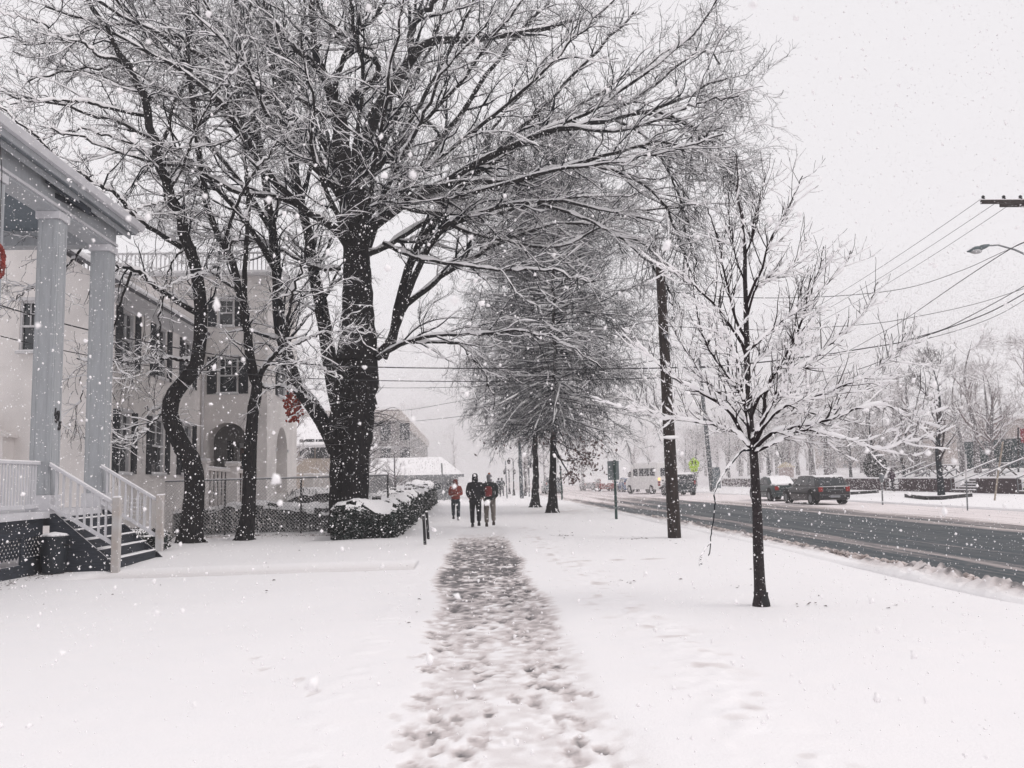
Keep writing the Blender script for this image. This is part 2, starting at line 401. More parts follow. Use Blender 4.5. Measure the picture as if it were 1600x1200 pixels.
# churned snow on the verge in front of the far oaks and at the kerb
ch = np.exp(-((X-4.9)/1.3)**2)*np.exp(-((Y-44)/5)**2); S += ch*np.clip(vnoise(X, Y, .5, 51)+.1, 0, 1)*.35
# dead leaves and bare soil under the trees in front of the fence
S += np.exp(-((Y-28.4)/.5)**2)*(X < -2.5)*(X > -11)*np.clip(vnoise(X, Y, .22, 61)-.12, 0, 1)*3.2
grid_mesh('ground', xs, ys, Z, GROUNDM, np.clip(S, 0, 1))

# road
def roadmat():
    m = bpy.data.materials.new('slushy_asphalt'); m.use_nodes = True; t = m.node_tree; b = t.nodes['Principled BSDF']
    tc = N(t, 'ShaderNodeTexCoord'); sp = N(t, 'ShaderNodeSeparateXYZ'); t.links.new(tc.outputs['Object'], sp.inputs[0])
    # warp x slowly so that wheel tracks wander
    mp = N(t, 'ShaderNodeMapping'); mp.inputs['Scale'].default_value = (.35, .035, 1); t.links.new(tc.outputs['Object'], mp.inputs[0])
    wn = N(t, 'ShaderNodeTexNoise'); wn.inputs['Scale'].default_value = 1.0; t.links.new(mp.outputs[0], wn.inputs[0])
    wx = N(t, 'ShaderNodeMath', operation='MULTIPLY_ADD'); wx.inputs[1].default_value = 1.6; t.links.new(wn.outputs[0], wx.inputs[0]); t.links.new(sp.outputs[0], wx.inputs[2])
    mr = N(t, 'ShaderNodeMapRange'); mr.inputs[1].default_value = KERB+.8; mr.inputs[2].default_value = FARK+.8; t.links.new(wx.outputs[0], mr.inputs[0])
    cr = N(t, 'ShaderNodeValToRGB'); e = cr.color_ramp.elements
    stops = [(0, .6), (.03, .38), (.06, .02), (.10, .0), (.13, .30), (.165, .50), (.19, .52), (.21, .20), (.235, .0), (.25, .0), (.27, .30), (.30, .22), (.33, .0), (.38, .0), (.42, .20), (.46, .05), (.5, .0), (.53, .10), (.55, .45), (.575, .72), (.60, .42), (.64, .5), (.67, .62), (.69, .8), (.72, .95), (.80, 1), (1, 1)]
    e[0].position = 0; e[0].color = (.5,)*3+(1,); e[1].position = 1; e[1].color = (1, 1, 1, 1)
    for p_, v in stops[1:-1]: k = e.new(p_); k.color = (v, v, v, 1)
    t.links.new(mr.outputs[0], cr.inputs[0])
    # long streaks + grain
    m2 = N(t, 'ShaderNodeMapping'); m2.inputs['Scale'].default_value = (5, .22, 1); t.links.new(tc.outputs['Object'], m2.inputs[0])
    n1 = N(t, 'ShaderNodeTexNoise'); n1.inputs['Scale'].default_value = 1; n1.inputs['Detail'].default_value = 6; t.links.new(m2.outputs[0], n1.inputs[0])
    n3 = N(t, 'ShaderNodeTexNoise'); n3.inputs['Scale'].default_value = 6; n3.inputs['Detail'].default_value = 6; t.links.new(tc.outputs['Object'], n3.inputs[0])
    a1 = N(t, 'ShaderNodeMath', operation='MULTIPLY_ADD'); a1.inputs[1].default_value = 1.1; t.links.new(n1.outputs[0], a1.inputs[0]); t.links.new(cr.outputs[0], a1.inputs[2])
    a2 = N(t, 'ShaderNodeMath', operation='MULTIPLY_ADD'); a2.inputs[1].default_value = .35; t.links.new(n3.outputs[0], a2.inputs[0]); t.links.new(a1.outputs[0], a2.inputs[2])
    a3 = N(t, 'ShaderNodeMath', operation='SUBTRACT'); a3.inputs[1].default_value = .73; t.links.new(a2.outputs[0], a3.inputs[0])
    # farther along the road less traffic has cleared it
    yr = N(t, 'ShaderNodeMapRange'); yr.inputs[1].default_value = 42; yr.inputs[2].default_value = 75; yr.inputs[4].default_value = .85; t.links.new(sp.outputs[1], yr.inputs[0])
    a4 = N(t, 'ShaderNodeMath', operation='ADD'); t.links.new(a3.outputs[0], a4.inputs[0]); t.links.new(yr.outputs[0], a4.inputs[1])
    c2 = N(t, 'ShaderNodeValToRGB'); e = c2.color_ramp.elements
    e[0].position = 0; e[0].color = (.022, .033, .040, 1); e[1].position = 1; e[1].color = (.82, .76, .76, 1)
    for p_, c in ((.3, (.062, .078, .088)), (.5, (.26, .235, .235)), (.72, (.47, .42, .41)), (.86, (.72, .66, .655))): k = e.new(p_); k.color = (*c, 1)
    t.links.new(a4.outputs[0], c2.inputs[0]); t.links.new(c2.outputs[0], b.inputs['Base Color'])
    rr = N(t, 'ShaderNodeMapRange'); rr.inputs[2].default_value = .6; rr.inputs[3].default_value = .42; rr.inputs[4].default_value = .9; t.links.new(a4.outputs[0], rr.inputs[0]); t.links.new(rr.outputs[0], b.inputs['Roughness'])
    b.inputs['Specular IOR Level'].default_value = .12
    bu = N(t, 'ShaderNodeBump'); bu.inputs['Strength'].default_value = .6; bu.inputs['Distance'].default_value = .03; t.links.new(a2.outputs[0], bu.inputs['Height']); t.links.new(bu.outputs[0], b.inputs['Normal'])
    return m
rx = np.linspace(KERB+.02, FARK-.02, 40); ry = np.concatenate([np.arange(-20, 80, 1.0), np.arange(80, 400, 10)])
RX, RY = np.meshgrid(rx, ry)
rz = -.12 + .05*np.clip((RX-16.6)/.5, 0, 1)*(.6+vnoise(RX, RY, 3, 71)) + .02*vnoise(RX, RY, .8, 72)
grid_mesh('road', rx, ry, rz, roadmat())
# ploughed slush bank along the near kerb
bx = np.arange(KERB-.75, KERB+.75, .03); by = np.concatenate([np.arange(4, 30, .035), np.arange(30, 90, .3)])
BX, BY = np.meshgrid(bx, by)
c0 = KERB + .02 + .22*vnoise(BX*0, BY, 1.6, 81)*2
prof = np.exp(-((BX-c0)/.36)**2)
amp = (.13+.16*np.clip(vnoise(BX*0, BY, 1.1, 82)*2+.35, 0, 1))*np.clip((60-BY)/30, .25, 1)
lump = np.abs(vnoise(BX, BY, .24, 83))*1.1 + np.abs(vnoise(BX, BY, .11, 84))*.8 + np.abs(vnoise(BX, BY, .06, 86))*.25 + .12
bz = -.16 + .19*np.clip((KERB+.05-BX)/.3, 0, 1) + prof*amp*lump*1.25 - .05*(np.abs(BX-KERB) > .68)
bz -= .08*(np.clip((np.abs(BX-KERB)-.55)/.2, 0, 1))
bs = np.clip((vnoise(BX, BY, .11, 85)+.42)*1.9*np.clip(prof*1.5, 0, 1)*np.clip((BX-KERB+.42)/.3, 0, 1), .2*np.clip(prof*2-.3, 0, 1), .66)
grid_mesh('slush_bank', bx, by, bz, GROUNDM, bs)
b2 = MB(); rg = random.Random(5)
for i in range(2200):
    y = rg.uniform(6, 34); x = KERB+rg.gauss(.08, .28); s = rg.uniform(.012, .05)
    b2.blob((x, y, -.1+.15*max(0, 1-abs(x-KERB)/.5)+s*.5), (s*1.3, s*1.2, s), rg, 1, .22)
tag(b2.build('slush_crumbs', mat('brown_slush_lumps', (.62, .55, .53), .9, .1, 4, col2=(.30, .25, .235), objsp=False), smooth=True), kind='stuff')
# scattered twigs, leaf bits on the snow
def litter(name, pts, m, sz=(.01, .03), seed=3):
    r = random.Random(seed); b = MB()
    for (x, y, z) in pts:
        a = r.uniform(0, 6.28); l = r.uniform(*sz); w_ = l*r.uniform(.3, .8)
        c, s_ = math.cos(a), math.sin(a); h = r.uniform(.3, 1)*l*.6
        b.add([(x-c*l, y-s_*l, z+.002), (x-s_*w_, y+c*w_, z+h), (x+c*l, y+s_*l, z+.004), (x+s_*w_, y-c*w_, z+h*.2)], [(0, 1, 2), (0, 2, 3)])
    return tag(b.build(name, m, fix=False), kind='stuff')
LEAFB = mat('dead_leaf_brown', (0.055, 0.032, 0.03), .9, .4, 5)
pts = []
for i in range(900):
    x = rg.uniform(-12, -2.2); y = 28.2+rg.gauss(0, .45); pts.append((x, y, float(ground_z(x, y))+.01))
for i in range(110):
    x = rg.uniform(-9, 6.5); y = rg.uniform(10, 30); pts.append((x, y, float(ground_z(x, y))+.005))
for cxp, cyp, n_, r_ in ((877, 838, 26, .2), (992, 841, 34, .32), (1270, 948, 8, .2), (1170, 918, 5, .15), (985, 908, 7, .15)):
    g = ground(cxp, cyp)
    for i in range(n_): pts.append((g.x+rg.gauss(0, r_), g.y+rg.gauss(0, .12), float(ground_z(g.x, g.y))+.012))
for i in range(260):
    x = -8.3+rg.gauss(.1, .25); y = rg.uniform(13.5, 20.5); pts.append((x, y, float(ground_z(x, y))+.01))
litter('leaf_litter', pts, LEAFB, (.012, .04))

# ================================================================== PORCH HOUSE (left, nearest)
porch = thing('house_porch', 'tall white porch with square columns, stairs and dark skirting at the left edge', 'porch', (-8.6, 18, 0))
PX = -8.6; FL = 1.21
cols_y = [15.45, 17.98, 20.55]
for cy in cols_y:
    b = MB(); b.box(PX-.21, PX+.21, cy-.21, cy+.21, FL+.32, 7.28)
    c = b.build('column', WPAINT, porch, bevel=.012)
    b = MB()
    for o_ in (-.15, .15): b.box(PX+o_-.03, PX+o_+.03, cy-.222, cy-.212, FL+.34, 7.26); b.box(PX+.212, PX+.222, cy+o_-.03, cy+o_+.03, FL+.34, 7.26)
    b.build('column_battens', WPAINT, c)
    MB().box(PX-.245, PX+.245, cy-.245, cy+.245, FL, FL+.32).build('plinth', WPAINT2, c, bevel=.01); MB().box(PX-.25, PX+.25, cy-.25, cy+.25, 7.28, 7.44).build('capital', WPAINT2, c, bevel=.01)
b = MB(); b.box(-12.5, PX+.24, 8, 20.95, FL-.14, FL-.003); b.build('porch_floor', WPAINT2, porch, bevel=.008)
b = MB(); b.box(PX-.27, PX+.20, 6, 20.8, 7.44, 7.92); b.box(-13, PX-.27, 20.42, 20.8, 7.44, 7.92)
b.build('beam', WPAINT, porch, bevel=.01)
b = MB(); b.box(PX-.30, PX+.235, 5.99, 20.84, 7.50, 7.56); b.build('beam_moulding', WPAINT2, porch)
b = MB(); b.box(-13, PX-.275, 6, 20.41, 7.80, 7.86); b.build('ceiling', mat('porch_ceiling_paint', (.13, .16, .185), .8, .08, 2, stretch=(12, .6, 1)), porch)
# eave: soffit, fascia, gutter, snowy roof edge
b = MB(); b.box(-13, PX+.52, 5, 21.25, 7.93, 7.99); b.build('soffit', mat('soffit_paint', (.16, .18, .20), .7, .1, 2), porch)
b = MB(); b.box(PX+.52, PX+.56, 5, 21.25, 7.90, 8.16); b.box(PX+.36, PX+.40, 5, 21.2, 7.80, 7.925); b.box(-13, PX+.52, 21.25, 21.29, 7.93, 8.16)
b.build('fascia', WPAINT, porch, bevel=.008)
b = MB(); b.prism([(PX+.563, 8.02), (PX+.66, 8.02), (PX+.70, 8.17), (PX+.563, 8.17)], 1, 5, 21.35)
b.build('gutter', WPAINT2, porch, bevel=.006)
b = MB(); b.prism([(-13, 10.2), (PX+.54, 8.165), (PX+.54, 8.21), (-13, 10.3)], 1, 5, 21.3); b.build('roof', mat('roof_shingles', (.10, .10, .11), .9, .2, 10), porch)
b = MB()
for i in range(46):
    y = 5+i*.36; h = random.Random(i).uniform(.03, .07)
    b.prism([(-13, 10.31), (PX+.60, 8.22), (PX+.62, 8.22+h*.5), (PX+.55, 8.23+h), (-13, 10.34+h)], 1, y, y+.36)
b.build('roof_snow', SNOW, porch, bevel=.01)
# hanging broken fascia strip
MB().bar((PX+.30, 17.0, 7.86), (PX+.42, 18.8, 7.74), .03, .16).build('loose_trim_board', DKWOOD, porch); MB().bar((PX+.2, 17.6, 7.72), (PX+.33, 19.3, 7.83), .05, .1).build('loose_trim_board', DKWOOD, porch)
# railing between the near columns
def rail_run(p, q, h_top, h_bot, n, wx=.032):
    p, q = Vector(p), Vector(q)
    rt = MB(); rt.bar(p+Vector((0, 0, h_top)), q+Vector((0, 0, h_top)), .085, .055); rt.bar(p+Vector((0, 0, h_bot)), q+Vector((0, 0, h_bot)), .055, .08)
    rl = rt.build('handrail', WPAINT2, porch, bevel=.008)
    b = MB()
    for i in range(1, n+1):
        c = p.lerp(q, i/(n+1)); b.bar(c+Vector((0, 0, h_bot+.03)), c+Vector((0, 0, h_top-.02)), wx, wx, up=(0, 1, 0))
    b.build('balusters', WPAINT2, rl)
    s = MB(); s.bar(p+Vector((0, 0, h_top+.038)), q+Vector((0, 0, h_top+.038)), .07, .022); s.build('rail_snow', SNOW, rl, bevel=.006)
rail_run((PX, 15.68, FL), (PX, 17.74, FL), .96, .10, 17)
rail_run((PX-.02, 8, FL), (PX-.02, 15.22, FL), .96, .10, 40)
# stairs
SY0, SY1, NX = 17.85, 20.2, -7.03
nst = 6; run = .25; x0 = PX+.24; rise = FL/nst
b = MB(); sn = MB()
for i in range(1, nst):
    z = FL-i*rise; xa = x0+(i-1)*run
    b.box(xa-.03, xa+run+.02, SY0-.02, SY1+.12, z-.045, z)
    sn.box(xa+run-.055, xa+run+.024, SY0+.05, SY1+.1, z+.0025, z+.028)
    if i in (3, 4): sn.box(xa+.02, xa+run-.055, SY0+.35, SY0+.9, z+.0025, z+.02)
stp = b.build('stair_treads', DKWOOD, porch, bevel=.006); sn.build('stair_snow', SNOW, stp, bevel=.006)
b = MB()
for i in range(1, nst+1): b.box(x0+(i-1)*run-.033, x0+(i-1)*run-.01, SY0, SY1+.08, FL-i*rise+.003, FL-(i-1)*rise-.048)
b.build('stair_risers', DKWOOD, porch)
for y in (SY0-.06, SY1+.14):
    b = MB(); b.prism([(x0, FL-.06), (x0+.1, FL-.05), (x0+nst*run-.1, 0.02), (x0+nst*run-.1, -.1), (x0, -.1)], 1, y-.02, y+.02)
    b.build('stringer', DKWOOD, porch)
for y, zb in ((SY0-.10, -.1), (SY1+.05, .17)):
    b = MB(); b.box(NX-.075, NX+.075, y-.07, y+.07, zb, 1.44); nw = b.build('newel_post', mat('newel_paint', (.50, .49, .49), .7, .1, 3, col2=(.42, .37, .34)), porch, bevel=.012)
    MB().box(NX-.065, NX+.065, y-.06, y+.06, 1.442, 1.475).build('post_snow', SNOW, nw, bevel=.012)
    p, q = Vector((PX+.22, y, FL)), Vector((NX-.075, y, FL-.80))
    b = MB(); b.bar(p+Vector((0, 0, .93)), q+Vector((0, 0, .93)), .075, .06, up=(0, 0, 1)); b.bar(p+Vector((0, 0, .12)), q+Vector((0, 0, .12)), .05, .075)
    hr = b.build('stair_handrail', WPAINT2, porch, bevel=.008)
    s = MB(); s.bar(p+Vector((0, 0, .972)), q+Vector((0, 0, .972)), .05, .02); s.build('rail_snow', SNOW, hr)
    b = MB()
    for i in range(1, 9):
        c = p.lerp(q, i/9); b.bar(c+Vector((0, 0, .14)), c+Vector((0, 0, .91)), .038, .038, up=(0, 1, 0))
    b.build('balusters', WPAINT2, hr)
# dark skirting with lattice openings
b = MB(); xk = PX+.12
b.box(xk-.03, xk, 8, 17.75, .72, FL-.14); b.box(xk-.03, xk, 8, 17.75, -.2, .22)
for y in (15.2, 15.95, 16.95, 17.72): b.box(xk-.028, xk+.012, y-.06, y+.06, .22, .72)
b.box(xk-.03, xk, 17.0, 17.66, .22, .34); b.box(-12.6, xk-.03, 20.6, 20.64, .8, FL-.14)
b.build('skirting_boards', DKWOOD, porch)
lt = MB()
for ya, yb in ((15.26, 15.89), (16.01, 16.89), (17.01, 17.66)):
    for s_ in (1, -1):
        k = -1.0
        while k < yb-ya+.6:
            pa = [(ya+k, .34 if s_ > 0 else .72), (ya+k+.38*1, .72 if s_ > 0 else .34)]
            (u0, v0), (u1, v1) = pa
            # clip to the opening
            def cl(u0, v0, u1, v1):
                if u1 < ya or u0 > yb: return None
                if u0 < ya: t_ = (ya-u0)/(u1-u0); u0, v0 = ya, v0+(v1-v0)*t_
                if u1 > yb: t_ = (yb-u0)/(u1-u0); u1, v1 = yb, v0+(v1-v0)*t_
                return u0, v0, u1, v1
            r = cl(u0, v0, u1, v1)
            if r and r[2]-r[0] > .02: lt.bar((xk-.035-.008*s_, r[0], r[1]), (xk-.035-.008*s_, r[2], r[3]), .05, .012, up=(1, 0, 0))
            k += .13
lt.build('lattice', DKWOOD, porch)
# house number on the column, running down to the right
NUMM = mat('house_number_black', (.008, .008, .01), .4, .1, 10)
for ch, dy, dz, sz in (('1', -.12, .13, .22), ('0', -.02, .0, .33), ('5', .10, -.15, .24)):
    M = Matrix.Translation((PX+.226, 17.98+dy, 3.02+dz)) @ Matrix(((0, 0, 1, 0), (1, 0, 0, 0), (0, 1, 0, 0), (0, 0, 0, 1))) @ Matrix.Shear('XZ', 4, (0, 0)) 
    M = M @ Matrix(((1, .25, 0, 0), (0, 1, 0, 0), (0, 0, 1, 0), (0, 0, 0, 1)))
    text_mesh(ch, sz, NUMM, porch, 'house_number', M, .006)
# red ornament hanging by the porch edge
rg = random.Random(9)
orn = thing('hanging_ornament', 'red ribbon ornament hanging beside the nearest porch column at the left edge', 'ornament', tuple(onX(-2, 400, -7.9)))
RED = mat('red_ribbon', (.20, .02, .012), .6, .3, 6)
b = MB(); c = onX(-2, 408, -7.9)
for i in range(26):
    a = i/26*6.28; b.blob((c.x, c.y+.14*math.cos(a), c.z+.26*math.sin(a)), (.05, .06, .06), rg, 1, .3)
b.build('ribbon_loop', RED, orn)
b = MB(); b.tube([(c.x, c.y, c.z+.22), (c.x-.02, c.y+.02, c.z+1.6), (PX+.60, c.y, 8.03)], .008, 5); b.build('string', WIREM, orn)
# dustbin tucked against the dark skirting
BIN = mat('bin_plastic_blue', (.011, .016, .023), .6, .15, 4, snow=.85, snoise=.1)
g = Vector((PX+.45, 0, 0)); g.y = float(onX(70, 890, g.x).y); h = .80
t = thing('dustbin', 'dark blue grey lidded dustbin with snow on top beside the porch lattice', 'dustbin', tuple(g))
MB().lathe(g, [(.20, .0), (.225, .1), (.25, h*.84), (.26, h*.87)], 18).build('bin_body', BIN, t, smooth=True)
MB().lathe(g, [(.27, h*.872), (.275, h*.9), (.22, h*.95), (.10, h*.98), (.02, h)], 18).build('lid', BIN, t, smooth=True)
MB().tube([g+Vector((.24, .08, h*.7)), g+Vector((.31, .08, h*.66)), g+Vector((.31, -.08, h*.66)), g+Vector((.24, -.08, h*.7))], .014, 6).build('handle', BLACKR, t)
MB().blob((g.x+.03, g.y, g.z+h*.96), (.11, .10, .016), rg, 2, .2).build('lid_snow', SNOW, t, smooth=True)
porch.location.y += .35; t.location.y += .35
# ================================================================== CREAM BUILDING
bld = thing('stucco_house', 'cream stucco house with black shutters and arched entrance behind the crooked trees', 'house', (-9.9, 25, 0))
FX, GY = -9.9, 25.0
WX = -7.44; WY = float((CAM+ray(313, 740)*(FX/ray(313, 740).x)).y); WE = float(onX(462, 740, WX).y)
EZ = 7.35
class Wall:
    """a wall plane with rectangular or arched holes, built as real openings with reveals"""
    def __init__(s, axis, pos, out): s.axis, s.pos, s.out = axis, pos, out   # axis 'x': plane x=pos (coords y,z); 'y': plane y=pos (coords x,z)
    def P(s, u, z, d=0):
        return (s.pos+s.out*d, u, z) if s.axis == 'x' else (u, s.pos+s.out*d, z)
    def build(s, name, m, parent, u0, u1, z0, z1, holes, depth=.18, top=None):
        us = sorted({u0, u1, *[h[0] for h in holes], *[h[1] for h in holes]}); zs = sorted({z0, z1, *[h[2] for h in holes], *[h[3] for h in holes]})
        b = MB()
        for i in range(len(us)-1):
            for j in range(len(zs)-1):
                cu, cz = (us[i]+us[i+1])/2, (zs[j]+zs[j+1])/2
                if any(h[0] < cu < h[1] and h[2] < cz < h[3] for h in holes): continue
                b.add([s.P(us[i], zs[j]), s.P(us[i+1], zs[j]), s.P(us[i+1], zs[j+1]), s.P(us[i], zs[j+1])], [(0, 1, 2, 3)])
        for h in holes:
            a, c, e, f = h[:4]
            for (ua, za, ub, zb) in ((a, e, c, e), (c, e, c, f), (c, f, a, f), (a, f, a, e)):
                if len(h) > 4 and (za, zb) == (f, f): continue
                b.add([s.P(ua, za), s.P(ub, zb), s.P(ub, zb, -depth), s.P(ua, za, -depth)], [(0, 1, 2, 3)])
            if len(h) > 4:   # arched head: fill the corners above the arch
                r = (c-a)/2; cu = (a+c)/2; zc = f-r*h[4]; nseg = 14
                arc = [(cu+r*math.cos(t), zc+r*h[4]*math.sin(t)) for t in np.linspace(0, math.pi, nseg+1)]
                for k in range(nseg):
                    (ua, za), (ub, zb) = arc[k], arc[k+1]
                    b.add([s.P(ua, za), s.P(ub, zb), s.P(ub, f), s.P(ua, f)], [(0, 1, 2, 3)])
                    b.add([s.P(ua, za), s.P(ub, zb), s.P(ub, zb, -depth), s.P(ua, za, -depth)], [(0, 1, 2, 3)])
        if top: b.add([s.P(*p) for p in top], [tuple(range(len(top)))])
        return b.build(name, m, parent)
    def bx(s, b, ua, ub, za, zb, da, db):
        p, q = s.P(ua, za, da), s.P(ub, zb, db)
        b.box(*sorted((p[0], q[0])), *sorted((p[1], q[1])), *sorted((p[2], q[2])))
    def window(s, parent, ua, ub, za, zb, shutters=True, sw=.38, cols=2, depth=.12):
        t = .055
        b = MB()
        s.bx(b, ua, ua+t, za, zb, -depth, -.03); s.bx(b, ub-t, ub, za, zb, -depth, -.03)
        s.bx(b, ua+t, ub-t, za, za+t, -depth, -.03); s.bx(b, ua+t, ub-t, zb-t, zb, -depth, -.03)
        s.bx(b, ua+t, ub-t, (za+zb)/2-.03, (za+zb)/2+.03, -depth+.01, -.04)
        for k in range(1, cols):
            u = ua+(ub-ua)*k/cols; s.bx(b, u-.012, u+.012, (za+zb)/2+.03, zb-t, -depth+.012, -.06)
        z3 = (za+3*zb)/4; s.bx(b, ua+t, ub-t, z3-.011, z3+.011, -depth+.014, -.062)
        w = b.build('window', TRIM, parent)
        g = MB(); s.bx(g, ua+.01, ub-.01, za+.01, zb-.01, -depth-.04, -depth-.005); g.build('pane', GLASSD, w)
        g = MB(); s.bx(g, ua-.06, ub+.06, za-.07, za-.002, .002, .09); g.build('sill', TRIM, w); g = MB(); s.bx(g, ua-.05, ub+.05, zb+.002, zb+.10, .002, .045); g.build('lintel', TRIM, w)
        g = MB(); s.bx(g, ua-.05, ub+.05, za, za+.03, -.02, .08); g.build('sill_snow', SNOW, w, bevel=.008)
        if shutters:
            for a, c in ((ua-sw-.04, ua-.04), (ub+.04, ub+sw+.04)):
                g = MB(); s.bx(g, a, c, za-.03, zb+.03, .004, .045); 
                for k in range(int((zb-za)/.09)):
                    z = za+.06+k*.09; s.bx(g, a+.05, c-.05, z, z+.045, .047, .062)
                g.build('shutter', SHUT, parent)
def uz(px, py, X):
    p = onX(px, py, X); return p.y, p.z
def hole_x(pxa, pxb, pya, pyb, X):
    c = (pxa+pxb)/2; ya, yb = onX(pxa, pya, X).y, onX(pxb, pya, X).y
    return (ya, yb, onX(c, pyb, X).z, onX(c, pya, X).z)
wf = Wall('x', FX, 1)
hs = [hole_x(186, 205, 644, 739, FX), hole_x(237, 258, 656, 741, FX), hole_x(283, 300, 664, 738, FX),
      hole_x(191, 211, 488, 574, FX), hole_x(243, 261, 520, 590, FX), hole_x(287, 301, 541, 606, FX)]
zl, zh = hs[0][2], hs[0][3]; zl2, zh2 = hs[3][2], hs[3][3]
hs = [(h[0], h[1], zl, zh) for h in hs[:3]] + [(h[0], h[1], zl2, zh2) for h in hs[3:]]
wf.build('facade', CREAM, bld, GY, WY, -.2, EZ, hs)
for h in hs: wf.window(bld, h[0], h[1], h[2], h[3], sw=.40)
# gable end facing the camera
wg = Wall('y', GY, -1)
gw = onY(29, 549, GY); gw2 = onY(62, 470, GY)
g3a, g3b = onY(-4, 388, GY), onY(20, 340, GY)
gh = [(gw.x, gw2.x, gw.z, gw2.z), (g3a.x, g3b.x, g3a.z, min(g3b.z, 9.0))]
wg.build('gable_wall', CREAM, bld, -18.5, FX, -.2, EZ, gh[:1], top=None)
# gable triangle, with the attic window set on it
mesh_obj('gable_triangle', [wg.P(-18.5, EZ), wg.P(FX, EZ), wg.P(-14.2, 10.33)], [(0, 1, 2)], CREAM, bld)
wg.window(bld, *gh[0], shutters=False); h = gh[1]
ww = MB().box(h[0], h[1], GY-.06, GY-.003, h[2], h[3]).build('window', TRIM, bld); MB().box(h[0]+.06, h[1]-.06, GY-.07, GY-.062, h[2]+.06, h[3]-.06).build('pane', GLASSD, ww)
# small snowy canopy on the gable wall
ca = onY(-5, 700, GY-.3); cb = onY(22, 655, GY-.3)
b = MB(); b.prism([(ca.x-.6, cb.z), (cb.x, ca.z+.35), (cb.x, ca.z+.28), (ca.x-.6, cb.z-.12)], 1, GY-.7, GY-.003)
b.box(ca.x, cb.x-.12, GY-.62, GY-.004, ca.z-.45, ca.z+.27); b.build('side_bay', CREAM, bld)
# roof with snow, eaves and a dormer
b = MB(); b.prism([(FX+.30, EZ+.08), (-14.2, 10.45), (-18.8, EZ+.08), (-18.8, EZ-.02), (-14.2, 10.33), (FX+.30, EZ-.03)], 1, GY-.25, WY-.01)
b.build('roof', mat('cream_house_roof', (.12, .12, .13), .9, .2, 6), bld)
b = MB(); b.prism([(FX+.27, EZ+.083), (-14.2, 10.455), (-14.2, 10.53), (FX+.27, EZ+.17)], 1, GY-.22, WY-.03); b.build('roof_snow', SNOW, bld, bevel=.02)
b = MB(); b.prism([(FX+.003, EZ-.42), (FX+.26, EZ-.1), (FX+.28, EZ-.032), (FX+.003, EZ-.032)], 1, GY-.2, WY-.02); b.build('cornice', TRIM, bld)
dm = onX(276, 486, FX-1.3)
b = MB(); b.box(FX-2.4, FX-1.3, dm.y-.65, dm.y+.65, EZ+.4, EZ+1.75); b.prism([(dm.y-.8, EZ+1.75), (dm.y+.8, EZ+1.75), (dm.y, EZ+2.25)], 0, FX-3, FX-1.2)
dmr = b.build('dormer', CREAM, bld); g = MB(); g.box(FX-1.296, FX-1.27, dm.y-.38, dm.y+.38, EZ+.65, EZ+1.6); g.build('dormer_window', GLASSD, dmr)
b = MB(); b.tube([(FX+.08, WY-.12, 0), (FX+.08, WY-.12, EZ-.2)], .05, 8); b.build('downpipe', TRIM, bld)
# projecting wing with the arched entrance
TOPZ = float(onY(350, 432, WY).z); W0 = -15.0
wy = Wall('y', WY, -1)
def hy(pxa, pxb, pya, pyb): 
    a, c = onY(pxa, pya, WY), onY(pxb, pyb, WY); return (a.x, c.x, c.z, a.z)
h3 = hy(341, 365, 468, 509); h2 = hy(341, 371, 559, 614); ar = hy(324, 385, 661, 745)
ar = (ar[0], ar[1], 1.25, ar[3], .9)
wy.build('wing_front', CREAM, bld, W0, WX, -.2, TOPZ, [h3, h2, ar], depth=.9)
wy.window(bld, *h3, sw=.33); wy.window(bld, *h2, sw=.36, cols=3)
wx_ = Wall('x', WX, 1)
s1 = onX(432, 665, WX); s2 = onX(449, 665, WX)
sa = (s1.y, s2.y, 1.25, s1.z, 1.0)
u1 = (s1.y+.15, s2.y-.25, 5.2, 6.6); u2 = (s1.y+.15, s2.y-.25, 7.6, 8.6)
wx_.build('wing_side', CREAM, bld, WY, WE, -.2, TOPZ, [sa, u1, u2], depth=.9)
wx_.window(bld, *u1, sw=.36); wx_.window(bld, *u2, sw=.33)
# porch interior behind the arches: back wall, brown door, sidelight
b = MB(); b.box(W0, WX-.45, WY+2.2, WY+2.35, -.2, 5.0); b.box(-11.2, -11.1, WY+.91, WY+2.2, -.2, 5); b.box(-11, WX-.005, WY+.02, WE-.02, 1.12, 1.24); b.box(-11, WX-.9, WY+.9, WE-.02, 4.2, 4.3)
b.build('entrance_vestibule', mat('shaded_stucco', (.30, .29, .29), .9, .05, 1), bld)  # darker stucco tone, the vestibule's shade put into the colour
dx = (ar[0]+ar[1])/2
b = MB(); b.box(dx-.05, dx+.40, WY+2.14, WY+2.197, 1.25, 3.1); dr = b.build('door', mat('brown_door', (.10, .05, .035), .5, .3, 4), bld); MB().box(dx+.02, dx+.34, WY+2.12, WY+2.138, 2.2, 2.9).build('door_pane', GLASSD, dr)
b = MB(); b.box(dx-.15, dx-.055, WY+2.1, WY+2.197, 1.25, 3.3); b.box(dx+.405, dx+.5, WY+2.1, WY+2.197, 1.25, 3.3); b.box(dx-.15, dx+.5, WY+2.1, WY+2.197, 3.1, 3.3)
b.build('door_frame', TRIM, bld)
for xx in (dx-.5, dx+.66):
    b = MB(); b.box(xx-.05, xx+.18, WY+2.14, WY+2.197, 1.7, 3.4); b.build('sidelight', GLASSD, bld)
b = MB(); b.box(W0, WX+.0, WE, WE+.2, -.2, TOPZ); b.build('wing_back', CREAM, bld)
MB().box(WX-.06, WX+.04, s1.y-.12, s1.y-.002, 2.95, 3.07).build('arch_impost', TRIM, bld); MB().box(WX-.06, WX+.04, s2.y+.002, s2.y+.12, 2.95, 3.07).build('arch_impost', TRIM, bld)
